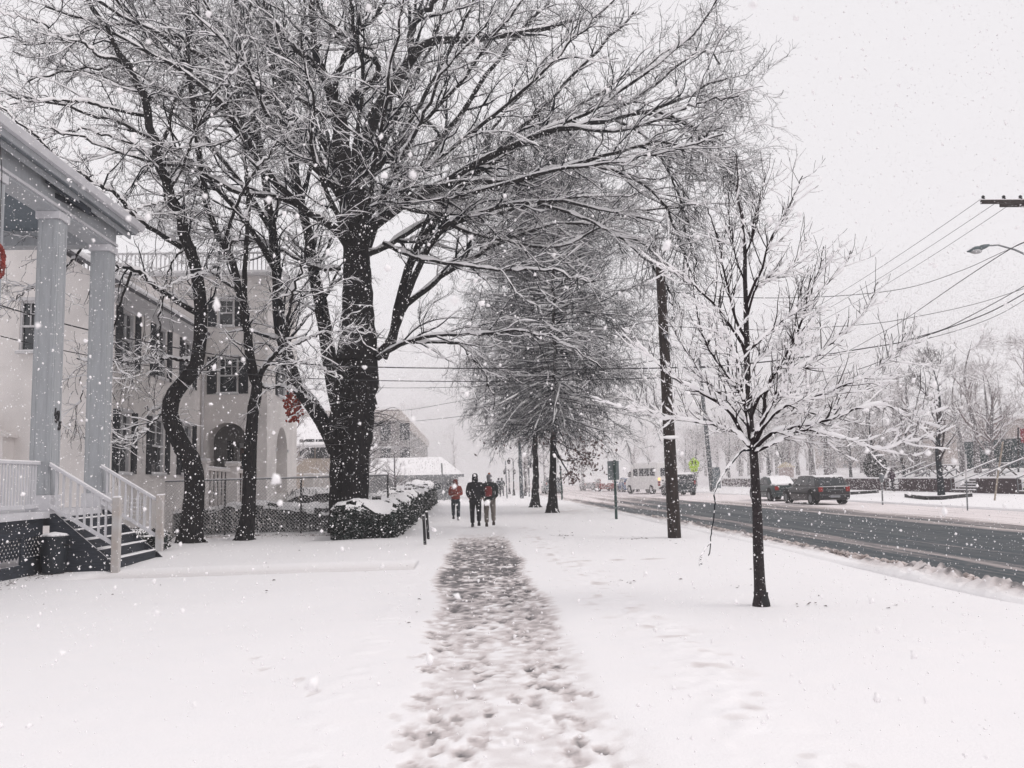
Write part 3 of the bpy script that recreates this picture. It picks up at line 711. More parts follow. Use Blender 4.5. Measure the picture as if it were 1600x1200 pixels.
b = MB(); b.box(W0, WX+.14, WY-.14, WE+.3, TOPZ, TOPZ+.12); b.build('parapet', TRIM, bld, bevel=.02)
MB().box(W0, WX+.12, WY-.12, WE+.28, TOPZ+.123, TOPZ+.23).build('parapet_snow', SNOW, bld, bevel=.03)
b = MB(); z0_, z1_ = TOPZ+.235, TOPZ+.90
for x in np.arange(W0+.1, WX, .16): b.box(x-.02, x+.02, WY+.03, WY+.07, z0_, z1_)
for y in np.arange(WY+.15, WE, .16): b.box(WX-.07, WX-.03, y-.02, y+.02, z0_, z1_)
b.box(W0, WX-.01, WY+.01, WY+.09, z1_+.002, z1_+.07); b.box(WX-.09, WX-.01, WY+.095, WE, z1_+.002, z1_+.07); b.build('roof_railing', TRIM, bld)
# terrace wall with piers and balusters in front of the house, beyond the wire fence
def pierwall(parent, A, B, pitch, m):
    A, B = Vector(A), Vector(B); n = max(1, round((B-A).length/pitch)); b = MB(); sn = MB(); r = MB()
    for i in range(n+1):
        c = A.lerp(B, i/n); zt = c.z; x, y = c.x, c.y; b.box(x-.2, x+.2, y-.2, y+.2, -.2, zt-.10); b.box(x-.25, x+.25, y-.25, y+.25, zt-.098, zt)
        sn.box(x-.23, x+.23, y-.23, y+.23, zt+.003, zt+.08)
        if i < n:
            p = A.lerp(B, (i+.13)/n); q = A.lerp(B, (i+.87)/n); dz = lambda v, h: Vector((v.x, v.y, h))
            r.bar(dz(p, .3), dz(q, .3), .2, 1.1); r.bar(dz(p, p.z-.28), dz(q, q.z-.28), .24, .10); sn.bar(dz(p, p.z-.20), dz(q, q.z-.20), .2, .05)
            for k in range(6):
                f = p.lerp(q, (k+.5)/6); r.bar((f.x, f.y, .852), (f.x, f.y, f.z-.332), .07, .07, up=(0, 1, 0))
    b.build('pier', m, parent, bevel=.012); r.build('balustrade', m, parent); sn.build('wall_snow', SNOW, parent, bevel=.02)
ter = thing('terrace_wall', 'stucco terrace balustrade with capped piers and snow in front of the arched entrance', 'wall', tuple(at(313, 800, 31.2).xy)+(0,))
p1_, p2_ = at(316, 719, 31.3), at(410, 732, 33.2); p1_.z = 2.54; p2_.z = 2.32
pierwall(ter, p1_, p2_, 1.05, CREAM)
q1, q2 = at(268, 714, 31.2), at(292, 714, 31.2)
MB().box(q1.x, q2.x, q1.y-.2, q1.y+.3, -.2, 2.6).build('end_wall', CREAM, ter, bevel=.02); MB().box(q1.x-.03, q2.x+.03, q1.y-.22, q1.y+.32, 2.603, 2.68).build('end_wall_snow', SNOW, ter, bevel=.02)
tb = thing('terrace_wall', 'second capped balustrade continuing past the corner of the cream house', 'wall', (WX, 44, 0))
pierwall(tb, (WX+.55, WE+.3, 2.0), (WX+.55, WE+8.5, 2.0), 1.5, CREAM)
# brick base and white lattice panel beside the steps
lp = thing('lattice_panel', 'white square lattice panel standing between the porch steps and the wire fence', 'lattice', (-8.3, 24.3, 0))
b = MB(); gx0 = float(onY(188, 770, 24.3).x); gx1 = float(onY(226, 770, 24.3).x)
for x in np.arange(gx0, gx1+.01, .11): b.box(x-.012, x+.012, 24.29, 24.31, .75, 1.42)
for z in np.arange(.78, 1.42, .11): b.box(gx0, gx1, 24.312, 24.33, z-.012, z+.012)
b.build('slats', TRIM, lp)
for gx in (gx0-.04, gx1): MB().box(gx, gx+.04, 24.25, 24.35, -.1, 1.5).build('post', TRIM, lp)
# ================================================================== TREES
trng = np.random.default_rng(11)
def limb(pts, d0, d1, w0, w1, K=26, jit=.05):
    """pts: traced (px,py) points, depth running d0 -> d1 along the limb, diameters in pixels at its own depth"""
    n = len(pts); P = []
    for i, (x, y) in enumerate(pts):
        f = i/(n-1); d = d0+(d1-d0)*f; p = at(x, y, d); P.append((p.x, p.y, p.z, (w0+(w1-w0)*f**.8)/2*d/FPX))
    A = spline(P, K); A[1:-1, :3] += trng.normal(0, jit, (K-2, 3))*np.linspace(0, 1, K-2)[:, None]
    return A[:, :3], np.maximum(A[:, 3], .006)
def stack(ls): return np.stack([l[0] for l in ls]), np.stack([l[1] for l in ls])
def flare(P, R, amt=.5, h=.5):
    z = P[0, 2]; R = R*(1+amt*np.exp(-(P[:, 2]-z)/h*1.0)); return P, R
def roots(base, r, n, seed, parent_list, ln=1.0):
    rr = np.random.default_rng(seed)
    for k in range(n):
        a = 6.28*k/n+rr.uniform(-.3, .3); L = r*ln*rr.uniform(1.2, 1.9)
        pts = [(base.x+math.cos(a)*r*.35, base.y+math.sin(a)*r*.35, base.z+r*1.1, r*.42), (base.x+math.cos(a)*r*.9, base.y+math.sin(a)*r*.9, base.z+r*.35, r*.34), (base.x+math.cos(a)*L, base.y+math.sin(a)*L, base.z-.08, r*.16)]
        A = spline(pts, 26); parent_list.append((A[:, :3], A[:, 3]))

def finish_tree(root, trunkL, branches, twigs, snowsets, snow_h, bark=BARK, twig=TWIG, crown='crown'):
    P, R = stack(trunkL)
    # roughen thick stems
    V, F = tube_arrays(P, R, 14)
    V = V + trng.normal(0, 1, V.shape)*np.repeat(np.minimum(R.ravel(), .5)*.045, 14)[:, None]
    mesh_obj('trunk', V, F, bark, root, smooth=True)
    tubes(crown, [(*b, 6) for b in branches]+[(*t, 3) for t in twigs], twig, root)
    if snowsets: tubes('snow_cover', [snow_caps(trng, s[0], s[1], h) for s, h in zip(snowsets, snow_h)], SNOW, root)

# ---------------------------------------------------------------- the big double-stemmed tree
bg = ground(556, 833); D = depth(bg)
big = thing('big_tree', 'huge old double stemmed bare tree with snow laden crown arching over the path', 'tree', tuple(bg))
S1 = limb([(552, 838), (554, 790), (557, 720), (564, 660), (570, 610), (570, 560), (566, 500)], D, D, 43, 38)
S2 = limb([(530, 832), (531, 770), (532, 710), (534, 650), (538, 600), (545, 550), (553, 495)], D+.9, D+.2, 29, 38)
S3 = limb([(558, 560), (559, 500), (559, 450), (558, 420), (555, 385), (549, 333), (543, 280), (537, 236), (530, 190), (522, 160)], D, D-.3, 56, 22)
S3 = (S3[0], S3[1])
T = [flare(*S1, .45, .45), flare(*S2, .35, .4), S3]
T.append(limb([(562, 430), (563, 390), (564, 340), (563, 288), (569, 228), (590, 170), (616, 131), (645, 85), (676, 62), (730, 60), (800, 55), (860, 40), (900, 30)], D+.2, D+2.4, 34, 5))
T.append(limb([(645, 95), (642, 52), (655, 26), (680, 0), (705, -40), (720, -90)], D+1.2, D+1.5, 14, 4))
T.append(limb([(526, 175), (516, 147), (506, 118), (493, 79), (488, 40), (485, 0), (478, -60), (470, -120)], D-.3, D-1.5, 18, 4))
T.append(limb([(508, 125), (490, 100), (477, 89), (460, 75), (445, 60), (430, 34), (414, 0), (395, -50), (370, -90)], D-.5, D-2.0, 11, 3))
T.append(limb([(524, 170), (526, 126), (548, 68), (579, 34), (603, 0), (625, -40)], D-.4, D-3, 10, 3))
T.append(limb([(532, 178), (558, 147), (585, 126), (590, 105), (574, 87), (543, 60), (511, 34), (495, 0)], D-.4, D-1.8, 14, 4))
T.append(limb([(524, 183), (503, 178), (472, 157), (440, 155), (410, 168), (385, 195), (362, 215), (320, 230), (250, 240)], D-.5, D-4.0, 8, 2))
# limbs sweeping right
T.append(limb([(566, 385), (578, 357), (613, 331), (650, 306), (695, 284), (747, 254), (800, 228), (860, 207), (910, 197), (960, 185), (1020, 170), (1070, 152), (1110, 132), (1150, 118)], D-.2, D-3.0, 19, 2.5))
T.append(limb([(640, 312), (700, 288), (760, 262), (840, 212), (930, 170), (1000, 120), (1060, 70), (1110, 20), (1140, -30)], D-.6, D-1.5, 9, 2))
T.append(limb([(690, 292), (740, 284), (800, 284), (850, 270), (900, 258), (960, 240), (1020, 222), (1070, 226), (1110, 245), (1150, 265)], D-.8, D-4.2, 11, 2))
T.append(limb([(900, 200), (960, 205), (1020, 190), (1070, 168), (1110, 158), (1155, 150)], D-2, D-4.5, 6, 2))
T.append(limb([(588, 552), (612, 536), (622, 480), (640, 415), (663, 368), (683, 340), (710, 305), (745, 265), (790, 220), (850, 165), (900, 110), (950, 60), (990, 20)], D+.1, D+4, 17, 3))
T.append(limb([(594, 552), (616, 520), (640, 450), (667, 392), (695, 355), (720, 341), (773, 325), (819, 316), (880, 318), (950, 330), (1020, 345), (1080, 375)], D-.1, D-2.2, 13, 2))
T.append(limb([(600, 560), (628, 485), (667, 451), (693, 429), (728, 408), (773, 384), (820, 363), (880, 348), (940, 352), (1000, 380), (1045, 420)], D, D+3, 12, 2))
T.append(limb([(590, 560), (613, 545), (640, 533), (667, 526), (720, 523), (760, 521), (800, 517), (850, 524), (900, 548), (945, 580)], D-.2, D-3.5, 8, 2))
T.append(limb([(640, 535), (680, 535), (715, 537), (737, 556), (760, 590), (770, 640)], D-.6, D-2.2, 5, 1.5))
T.append(limb([(605, 340), (640, 290), (680, 230), (726, 170), (765, 110), (805, 60), (850, 10), (880, -40)], D+.5, D+3.5, 12, 3))
# limbs sweeping left
T.append(limb([(552, 395), (533, 368), (512, 349), (480, 331), (453, 307), (427, 280), (395, 235), (360, 180), (330, 145), (275, 105), (210, 70), (140, 35), (70, 10)], D-.1, D-4.5, 16, 2.5))
T.append(limb([(526, 705), (508, 665), (484, 628), (462, 600), (450, 560), (442, 530), (436, 490), (434, 455), (430, 410), (424, 360), (415, 290), (404, 220), (392, 150), (380, 80), (370, 10), (362, -60)], D+.9, D+1.6, 27, 6))
T.append(limb([(530, 640), (516, 570), (507, 509), (499, 467), (491, 429), (485, 387), (477, 345), (468, 300), (455, 245), (440, 180), (428, 110), (420, 40), (412, -40)], D+.9, D+2.8, 26, 6))
T.append(limb([(424, 360), (400, 320), (372, 280), (335, 235), (285, 190), (225, 150), (160, 120), (95, 105), (20, 80)], D+1.4, D-1, 9, 2))
T.append(limb([(404, 225), (370, 175), (340, 110), (318, 50), (300, -10), (280, -60)], D+1.5, D+.5, 8, 2.5))
T.append(limb([(420, 160), (450, 110), (470, 50), (480, -20)], D+1.5, D+3, 7, 2.5))
for pts_, da_, db_, w_ in (([(960, 186), (1010, 215), (1045, 270), (1070, 340), (1085, 420)], D-1, D-3, 5), ([(1020, 172), (1080, 195), (1125, 240), (1150, 300)], D-1.5, D-3.5, 5), ([(840, 318), (910, 340), (980, 380), (1030, 430), (1055, 480)], D-1, D-2.5, 5), ([(900, 258), (970, 270), (1030, 310), (1060, 370), (1075, 430)], D-2, D-4, 5), ([(1000, 175), (1060, 190), (1100, 205), (1130, 195)], D-1, D-2, 5), ([(900, 200), (1000, 150), (1060, 100), (1100, 80), (1125, 100)], D, D-1, 6), ([(430, 420), (400, 370), (345, 300), (270, 235), (180, 190), (80, 160), (-30, 140)], D+1, D-5, 11), ([(500, 340), (440, 310), (370, 300), (300, 262), (220, 250), (150, 225), (80, 200)], D-.3, D-6, 10),
  ([(410, 260), (360, 190), (300, 120), (240, 60), (180, 0), (140, -50)], D+1.4, D-2, 11), ([(538, 320), (490, 240), (420, 150), (330, 95), (240, 50), (150, 0), (80, -50)], D, D-5, 12), ([(392, 150), (350, 90), (270, 55), (180, 40), (90, 60), (0, 60)], D+1.6, D-3, 9), ([(420, 170), (385, 110), (340, 40), (300, -30)], D+1.5, D-2, 9), ([(440, 200), (400, 200), (350, 160), (280, 150), (200, 110), (120, 110), (40, 130)], D+1, D-2, 8)):
    T.append(limb(pts_, da_, db_, w_, 2.5))
# limbs towards and away from the street view (depth of the crown)
for (sx, sy, ex, ey, de, w0_) in ((556, 400, 640, -60, -7, 12), (552, 380, 470, 60, -8, 12), (560, 430, 620, 60, 8, 13), (548, 330, 420, 0, 7, 11), (565, 350, 760, 40, -6, 10), (565, 400, 850, 120, 7, 12), (540, 300, 300, 20, -6, 9), (560, 300, 700, -80, 5, 10), (545, 280, 560, -120, -4, 10), (545, 300, 350, -80, 3, 9), (560, 330, 960, 0, -5, 9), (600, 330, 1080, 60, 4, 9), (640, 312, 1130, 210, -5, 8), (620, 320, 1000, 300, 3, 9), (600, 380, 930, 440, -4, 7), (700, 350, 1090, 320, 2, 6), (560, 300, 760, -60, 2, 9), (560, 280, 880, -80, -3, 9), (540, 300, 200, -40, 2, 9), (530, 420, 250, 330, 3, 7)):
    mx_, my = (sx+ex)/2+trng.uniform(-30, 30), (sy+ey)/2+trng.uniform(0, 50)
    T.append(limb([(sx, sy), ((sx*2+mx_)/3, (sy*2+my)/3+10), (mx_, my), ((mx_+ex)/2+trng.uniform(-20, 20), (my+ey)/2+trng.uniform(-20, 20)), (ex, ey)], D, D+de, w0_, 2.5))
rt = []; roots(bg+Vector((0, 0, .05)), .55, 7, 4, rt); T += rt
LP, LR = stack(T[3:-7])
B1 = grow(trng, LP, LR, 1.2, .18, .88, 2.0, 4.5, .3, .8, 14, trop=(0, 0, -.12), wig=.5, rr=.6, rmax=.075, rtip=.009)
B2 = tuple(np.concatenate(q) for q in zip(grow(trng, LP, LR, 1.3, .16, 1, 1.2, 3.4, .3, 1.0, 10, trop=(0, 0, .08), wig=.5, rr=.5, rmax=.035, rtip=.006), grow(trng, LP, LR, 2.4, .6, 1, .8, 2.2, .3, 1.0, 10, trop=(0, 0, -.1), wig=.5, rr=.7, rmax=.02, rtip=.006), grow(trng, *B1, 1.6, .12, 1, .9, 2.4, .3, .95, 10, trop=(0, 0, -.12), wig=.5, rr=.55, rmax=.022, rtip=.006)))
B2s = grow(trng, np.stack([S3[0], S1[0]]), np.stack([S3[1], S1[1]]), 9, .25, 1, .5, 2.2, .7, 1.5, 10, trop=(0, 0, -.3), wig=.5, rr=.1, rmax=.022, rtip=.006)
B3 = grow(trng, *B2, 4.3, .12, 1, .4, 1.35, .35, 1.0, 6, trop=(0, 0, -.05), wig=.55, rr=.6, rmax=.011, rtip=.0042, taper=.45, minn=2)
B3b = grow(trng, *B2s, 4, .12, 1, .3, .9, .35, 1.0, 6, trop=(0, 0, -.1), wig=.45, rr=.6, rmax=.010, rtip=.005, minn=2)
B4 = grow(trng, *B3, 7.0, .1, 1, .12, .45, .35, 1.05, 4, trop=(0, 0, -.04), wig=.5, rr=.8, rmax=.0058, rtip=.0034, taper=.3, minn=2)
print('big', len(B2[0]), len(B3[0]), len(B4[0]))
finish_tree(big, T, [B1, B2, B2s], [B3, B3b, B4], [(LP, LR), B1, B2, B3], [.040, .024, .015, .006])

# ---------------------------------------------------------------- two crooked trees by the fence
ga = ground(298, 848); DA = depth(ga)
ta = thing('crooked_tree', 'dark crooked bare tree with an s shaped trunk, left of the straighter small tree', 'tree', tuple(ga))
TA = []
TA.append(flare(*limb([(296, 852), (302, 800), (304, 757), (300, 722), (283, 695), (271, 668), (266, 640), (272, 615), (290, 594), (305, 573), (311, 540), (313, 480), (308, 430), (297, 386), (280, 338), (262, 302), (250, 262), (244, 236), (236, 195), (226, 157), (214, 128), (202, 105), (184, 79), (160, 38), (140, 5), (120, -40)], DA, DA-1.5, 34, 6, K=40), .35, .4))
KA = 40
def L40(*a): return limb(*a, K=KA)
TA.append(L40([(309, 490), (288, 478), (269, 465), (245, 450), (222, 430), (200, 420), (180, 413), (155, 398), (136, 386), (108, 376), (70, 372)], DA-.2, DA-4.5, 10, 3))
TA.append(L40([(290, 390), (270, 378), (253, 367), (228, 352), (203, 333), (190, 310), (172, 297), (152, 288), (125, 270), (95, 256), (76, 234), (58, 214), (41, 202), (16, 180), (-20, 150)], DA-.3, DA-5.5, 9, 2.5))
TA.append(L40([(228, 181), (200, 176), (157, 165), (134, 159), (110, 158), (79, 157), (50, 160), (16, 157), (-40, 150)], DA-.8, DA-4, 6, 2))
TA.append(L40([(204, 108), (180, 92), (155, 88), (130, 66), (105, 64), (60, 34), (20, 25), (-20, 5)], DA-1, DA-3.5, 6, 2))
TA.append(L40([(250, 262), (225, 235), (200, 222), (175, 215), (147, 206), (115, 205), (85, 212), (60, 222)], DA-.8, DA-2.5, 5, 2))
TA.append(L40([(262, 302), (285, 262), (300, 220), (335, 150), (350, 130), (380, 100)], DA-.8, DA-3, 5, 2))
TA.append(L40([(303, 434), (330, 420), (350, 400), (375, 360), (388, 330)], DA-.2, DA-2, 5, 2))
TA.append(L40([(266, 633), (255, 643), (240, 660), (222, 676), (205, 684), (180, 694)], DA, DA-1.6, 6, 1.6))
TA.append(L40([(312, 566), (285, 562), (265, 560), (235, 562), (205, 563), (176, 562), (120, 560)], DA+.2, DA-1.5, 6, 2.5))
TA.append(L40([(265, 640), (250, 638), (240, 640), (228, 639)], DA, DA-.5, 3, 1.5))
TA.append(L40([(297, 386), (275, 400), (262, 430), (250, 490), (246, 540), (240, 570)], DA-.4, DA-2, 4, 1.6))
TA.append(L40([(244, 236), (262, 205), (272, 160), (300, 110), (310, 60), (325, 0)], DA-1, DA+1.5, 7, 2.5))
TA.append(L40([(205, 425), (190, 470), (175, 520), (150, 575), (140, 600), (118, 640)], DA-2.8, DA-4.2, 4, 1.4))
TA.append(L40([(130, 384), (110, 410), (70, 440), (40, 455), (0, 480)], DA-4, DA-5.2, 4, 1.5))
rt = []; roots(ga+Vector((0, 0, .02)), .30, 6, 8, rt); rt = [(spline(np.c_[a, b], KA)[:, :3], spline(np.c_[a, b], KA)[:, 3]) for a, b in rt]
LPa, LRa = stack(TA)
A1 = grow(trng, LPa, LRa, .8, .4, 1, 1.4, 3.4, .35, .9, 9, trop=(0, 0, .0), wig=.6, rr=.55, rmax=.035, rtip=.007)
A2 = grow(trng, LPa, LRa, 3.4, .3, 1, .6, 2.3, .4, 1.1, 9, trop=(0, 0, .08), wig=.55, rr=.5, rmax=.03, rtip=.006)
A2 = tuple(np.concatenate([a, b, c_]) for a, b, c_ in zip(A1, A2, grow(trng, *A1, 2.2, .15, 1, .5, 1.7, .4, 1.1, 9, wig=.5, rr=.6, rmax=.02, rtip=.006)))
A3 = grow(trng, *A2, 4.2, .12, 1, .25, .95, .4, 1.1, 5, trop=(0, 0, -.05), wig=.5, rr=.6, rmax=.011, rtip=.005, taper=.4, minn=2)
A4 = grow(trng, *A3, 7.5, .1, 1, .1, .35, .4, 1.1, 3, wig=.35, rr=.8, rmax=.0055, rtip=.0032, taper=.3, minn=1)
finish_tree(ta, TA+rt, [A2], [A3, A4], [(LPa, LRa), A2, A3], [.04, .018, .009])

gb = ground(383, 844); DB = depth(gb)
tb_ = thing('slender_tree', 'slender dark bare tree forking above head height, between the crooked tree and the huge tree', 'tree', tuple(gb))
TB = [flare(*limb([(382, 847), (388, 800), (390, 745), (392, 700), (394, 660), (399, 625), (402, 605), (397, 585), (392, 570), (389, 540), (385, 510), (380, 477), (372, 447), (365, 420), (350, 385), (330, 340), (315, 280), (306, 200), (300, 120), (292, 50), (288, -20)], DB, DB-1.0, 23, 6, K=40), .35, .35)]
TB.append(L40([(384, 500), (382, 457), (384, 400), (388, 330), (384, 260), (376, 190), (372, 130), (380, 60), (392, 0), (400, -50)], DB-.2, DB+.8, 9, 3))
TB.append(L40([(402, 602), (410, 580), (423, 561), (437, 545), (446, 520), (452, 480), (460, 450), (470, 425), (480, 390), (500, 350)], DB, DB-2.5, 9, 2))
TB.append(L40([(424, 560), (450, 545), (475, 532), (505, 522), (540, 515), (580, 520)], DB-.5, DB-3, 5, 1.8))
TB.append(L40([(402, 600), (418, 606), (432, 605), (446, 605), (470, 612), (490, 630)], DB, DB-1.4, 6, 2))
TB.append(L40([(398, 590), (415, 572), (440, 568), (470, 565), (500, 575), (530, 590)], DB, DB-2.4, 4, 1.6))
TB.append(L40([(375, 455), (350, 440), (330, 425), (310, 430), (280, 440), (250, 455)], DB-.4, DB-3, 5, 1.8))
TB.append(L40([(350, 385), (362, 340), (380, 300), (400, 265), (420, 240), (445, 205), (470, 180)], DB-.6, DB-3.2, 6, 2))
TB.append(L40([(315, 280), (290, 300), (262, 310), (225, 325), (190, 330)], DB-.7, DB-3.2, 4, 1.8))
TB.append(L40([(306, 200), (330, 180), (350, 165), (372, 135), (390, 110), (410, 80)], DB-.8, DB-2, 5, 1.8))
TB.append(L40([(300, 130), (280, 80), (262, 40), (240, 0), (225, -30)], DB-1, DB+1, 5, 2))
rt = []; roots(gb+Vector((0, 0, .02)), .22, 6, 9, rt); rt = [(spline(np.c_[a, b], KA)[:, :3], spline(np.c_[a, b], KA)[:, 3]) for a, b in rt]
LPb, LRb = stack(TB)
A1 = grow(trng, LPb, LRb, .8, .4, 1, 1.4, 3.4, .35, .9, 9, trop=(0, 0, .0), wig=.6, rr=.55, rmax=.035, rtip=.007)
A2 = grow(trng, LPb, LRb, 3.8, .36, 1, .6, 2.2, .4, 1.1, 9, trop=(0, 0, .05), wig=.55, rr=.5, rmax=.028, rtip=.006)
A2 = tuple(np.concatenate([a, b, c_]) for a, b, c_ in zip(A1, A2, grow(trng, *A1, 2.2, .15, 1, .5, 1.7, .4, 1.1, 9, wig=.5, rr=.6, rmax=.02, rtip=.006)))
A3 = grow(trng, *A2, 4.5, .12, 1, .25, .95, .4, 1.1, 5, trop=(0, 0, -.05), wig=.5, rr=.6, rmax=.011, rtip=.005, taper=.4, minn=2)
A4 = grow(trng, *A3, 7.5, .1, 1, .1, .35, .4, 1.1, 3, wig=.35, rr=.8, rmax=.0055, rtip=.0032, taper=.3, minn=1)
finish_tree(tb_, TB+rt, [A2], [A3, A4], [(LPb, LRb), A2, A3], [.04, .018, .009])

# ---------------------------------------------------------------- the two street oaks with drooping skirts
def oak(gx, gy, topy, w0_, label, seed, spread, low, lean=0):
    r = np.random.default_rng(seed); g = ground(gx, gy); d = depth(g)
    t = thing('street_oak', label, 'tree', tuple(g), 'two drooping street oaks ahead')
    st = limb([(gx, gy+3), (gx+.5, gy-25), (gx+1, gy-80), (gx+2+lean, gy-200), (gx+1+lean, gy-330), (gx+lean, topy)], d, d, w0_, 2.5, K=40)
    TT = [flare(*st, .5, .45)]
    # side branches: rising near the top, level in the middle, drooping in the skirt
    nb = 300; P0, R0_, h = TT[0][0], TT[0][1], None
    z0, z1 = g.z+low, P0[-1, 2]
    out = np.zeros((nb, 14, 3)); rad = np.zeros((nb, 14))
    for i in range(nb):
        f = (i+r.random())/nb; z = z0+(z1-z0)*f; k = np.argmin(abs(P0[:, 2]-z)); p = P0[k].copy(); p[2] = z
        az = r.uniform(0, 6.283); el = -.30+1.15*f+r.normal(0, .12); L = spread*(.35+.65*math.sin(math.pi*min(1, (f*.85+.18))))*r.uniform(.6, 1.22)*(1-.22*f)*(1+.16*math.cos(az-.4+2*f))
        dd = np.array([math.cos(az)*math.cos(el), math.sin(az)*math.cos(el), math.sin(el)])
        tr_ = np.array([0, 0, -.32*(1-f)-.02])
        for q in range(14):
            out[i, q] = p; p = p+dd*L/13; dd = dd+tr_/13+r.normal(0, .06, 3); dd /= np.linalg.norm(dd)
        out[i] += 0; rad[i] = np.linspace(.022+.025*(1-f), .007, 14)
    BB = (out, rad)
    C2 = grow(r, *BB, 5.0, .15, 1, .5, 1.7, .4, .95, 7, trop=(0, 0, -.16), wig=.35, rr=.6, rmax=.014, rtip=.007, taper=.3, minn=3, flat=.3)
    C3 = grow(r, *C2, 8.0, .1, 1, .2, .7, .4, .95, 4, trop=(0, 0, -.15), wig=.4, rr=.8, rmax=.008, rtip=.005, taper=.3, minn=2)
    print('oak', len(C2[0]), len(C3[0]))
    rt = []; roots(g+Vector((0, 0, .02)), w0_/2*d/FPX*.95, 6, seed, rt, 1.1); rt = [(spline(np.c_[a, b], KA)[:, :3], spline(np.c_[a, b], KA)[:, 3]) for a, b in rt]
    finish_tree(t, TT+rt, [BB], [C2, C3], [BB], [.03], twig=TWIGP)
    return t, BB, C2
o1 = oak(863, 801, 230, 17, 'nearer street oak with a dense drooping snow dusted crown, right of its twin', 31, 5.4, 4.3, 2)
o2 = oak(836, 792, 300, 14, 'farther street oak with a dense drooping crown, left of its twin', 32, 5.2, 4.3, -4)
# clinging brown leaves low in the nearer oak
rgl = random.Random(4); b = MB()
for (cx_, cy_, n_, sx, sy) in ((905, 722, 150, 14, 9), (893, 745, 70, 8, 6), (915, 700, 110, 22, 10), (880, 680, 30, 22, 8), (940, 735, 10, 10, 5), (800, 690, 22, 25, 12), (850, 690, 20, 12, 8)):
    for i in range(n_):
        p = at(cx_+rgl.gauss(0, sx), cy_+rgl.gauss(0, sy), depth(ground(863, 801))-1.5+rgl.gauss(0, .8)); s = rgl.uniform(.06, .12)
        u = Vector((rgl.gauss(0, 1), rgl.gauss(0, 1), rgl.gauss(0, 1))).normalized(); v = u.orthogonal().normalized()
        b.add([p-u*s, p-v*s*.5, p+u*s*.3-v*s*.3, p+u*s, p+v*s*.55], [(0, 1, 2, 3, 4)])
lv = b.build('leaves', mat('clinging_oak_leaf', (.075, .042, .04), .9, .4, 3), o1[0], fix=False)
bt = []
for i, (pl) in enumerate(([(868, 700), (885, 735), (900, 748)], [(870, 690), (900, 705), (925, 720)], [(872, 715), (895, 720), (915, 715)])):
    d_ = depth(ground(863, 801)); bt.append(limb([(864, 690)]+pl, d_, d_-1.5, 4, 1.3, K=14))
tubes('leafy_twigs', [(*stack(bt), 5)], TWIG, o1[0])

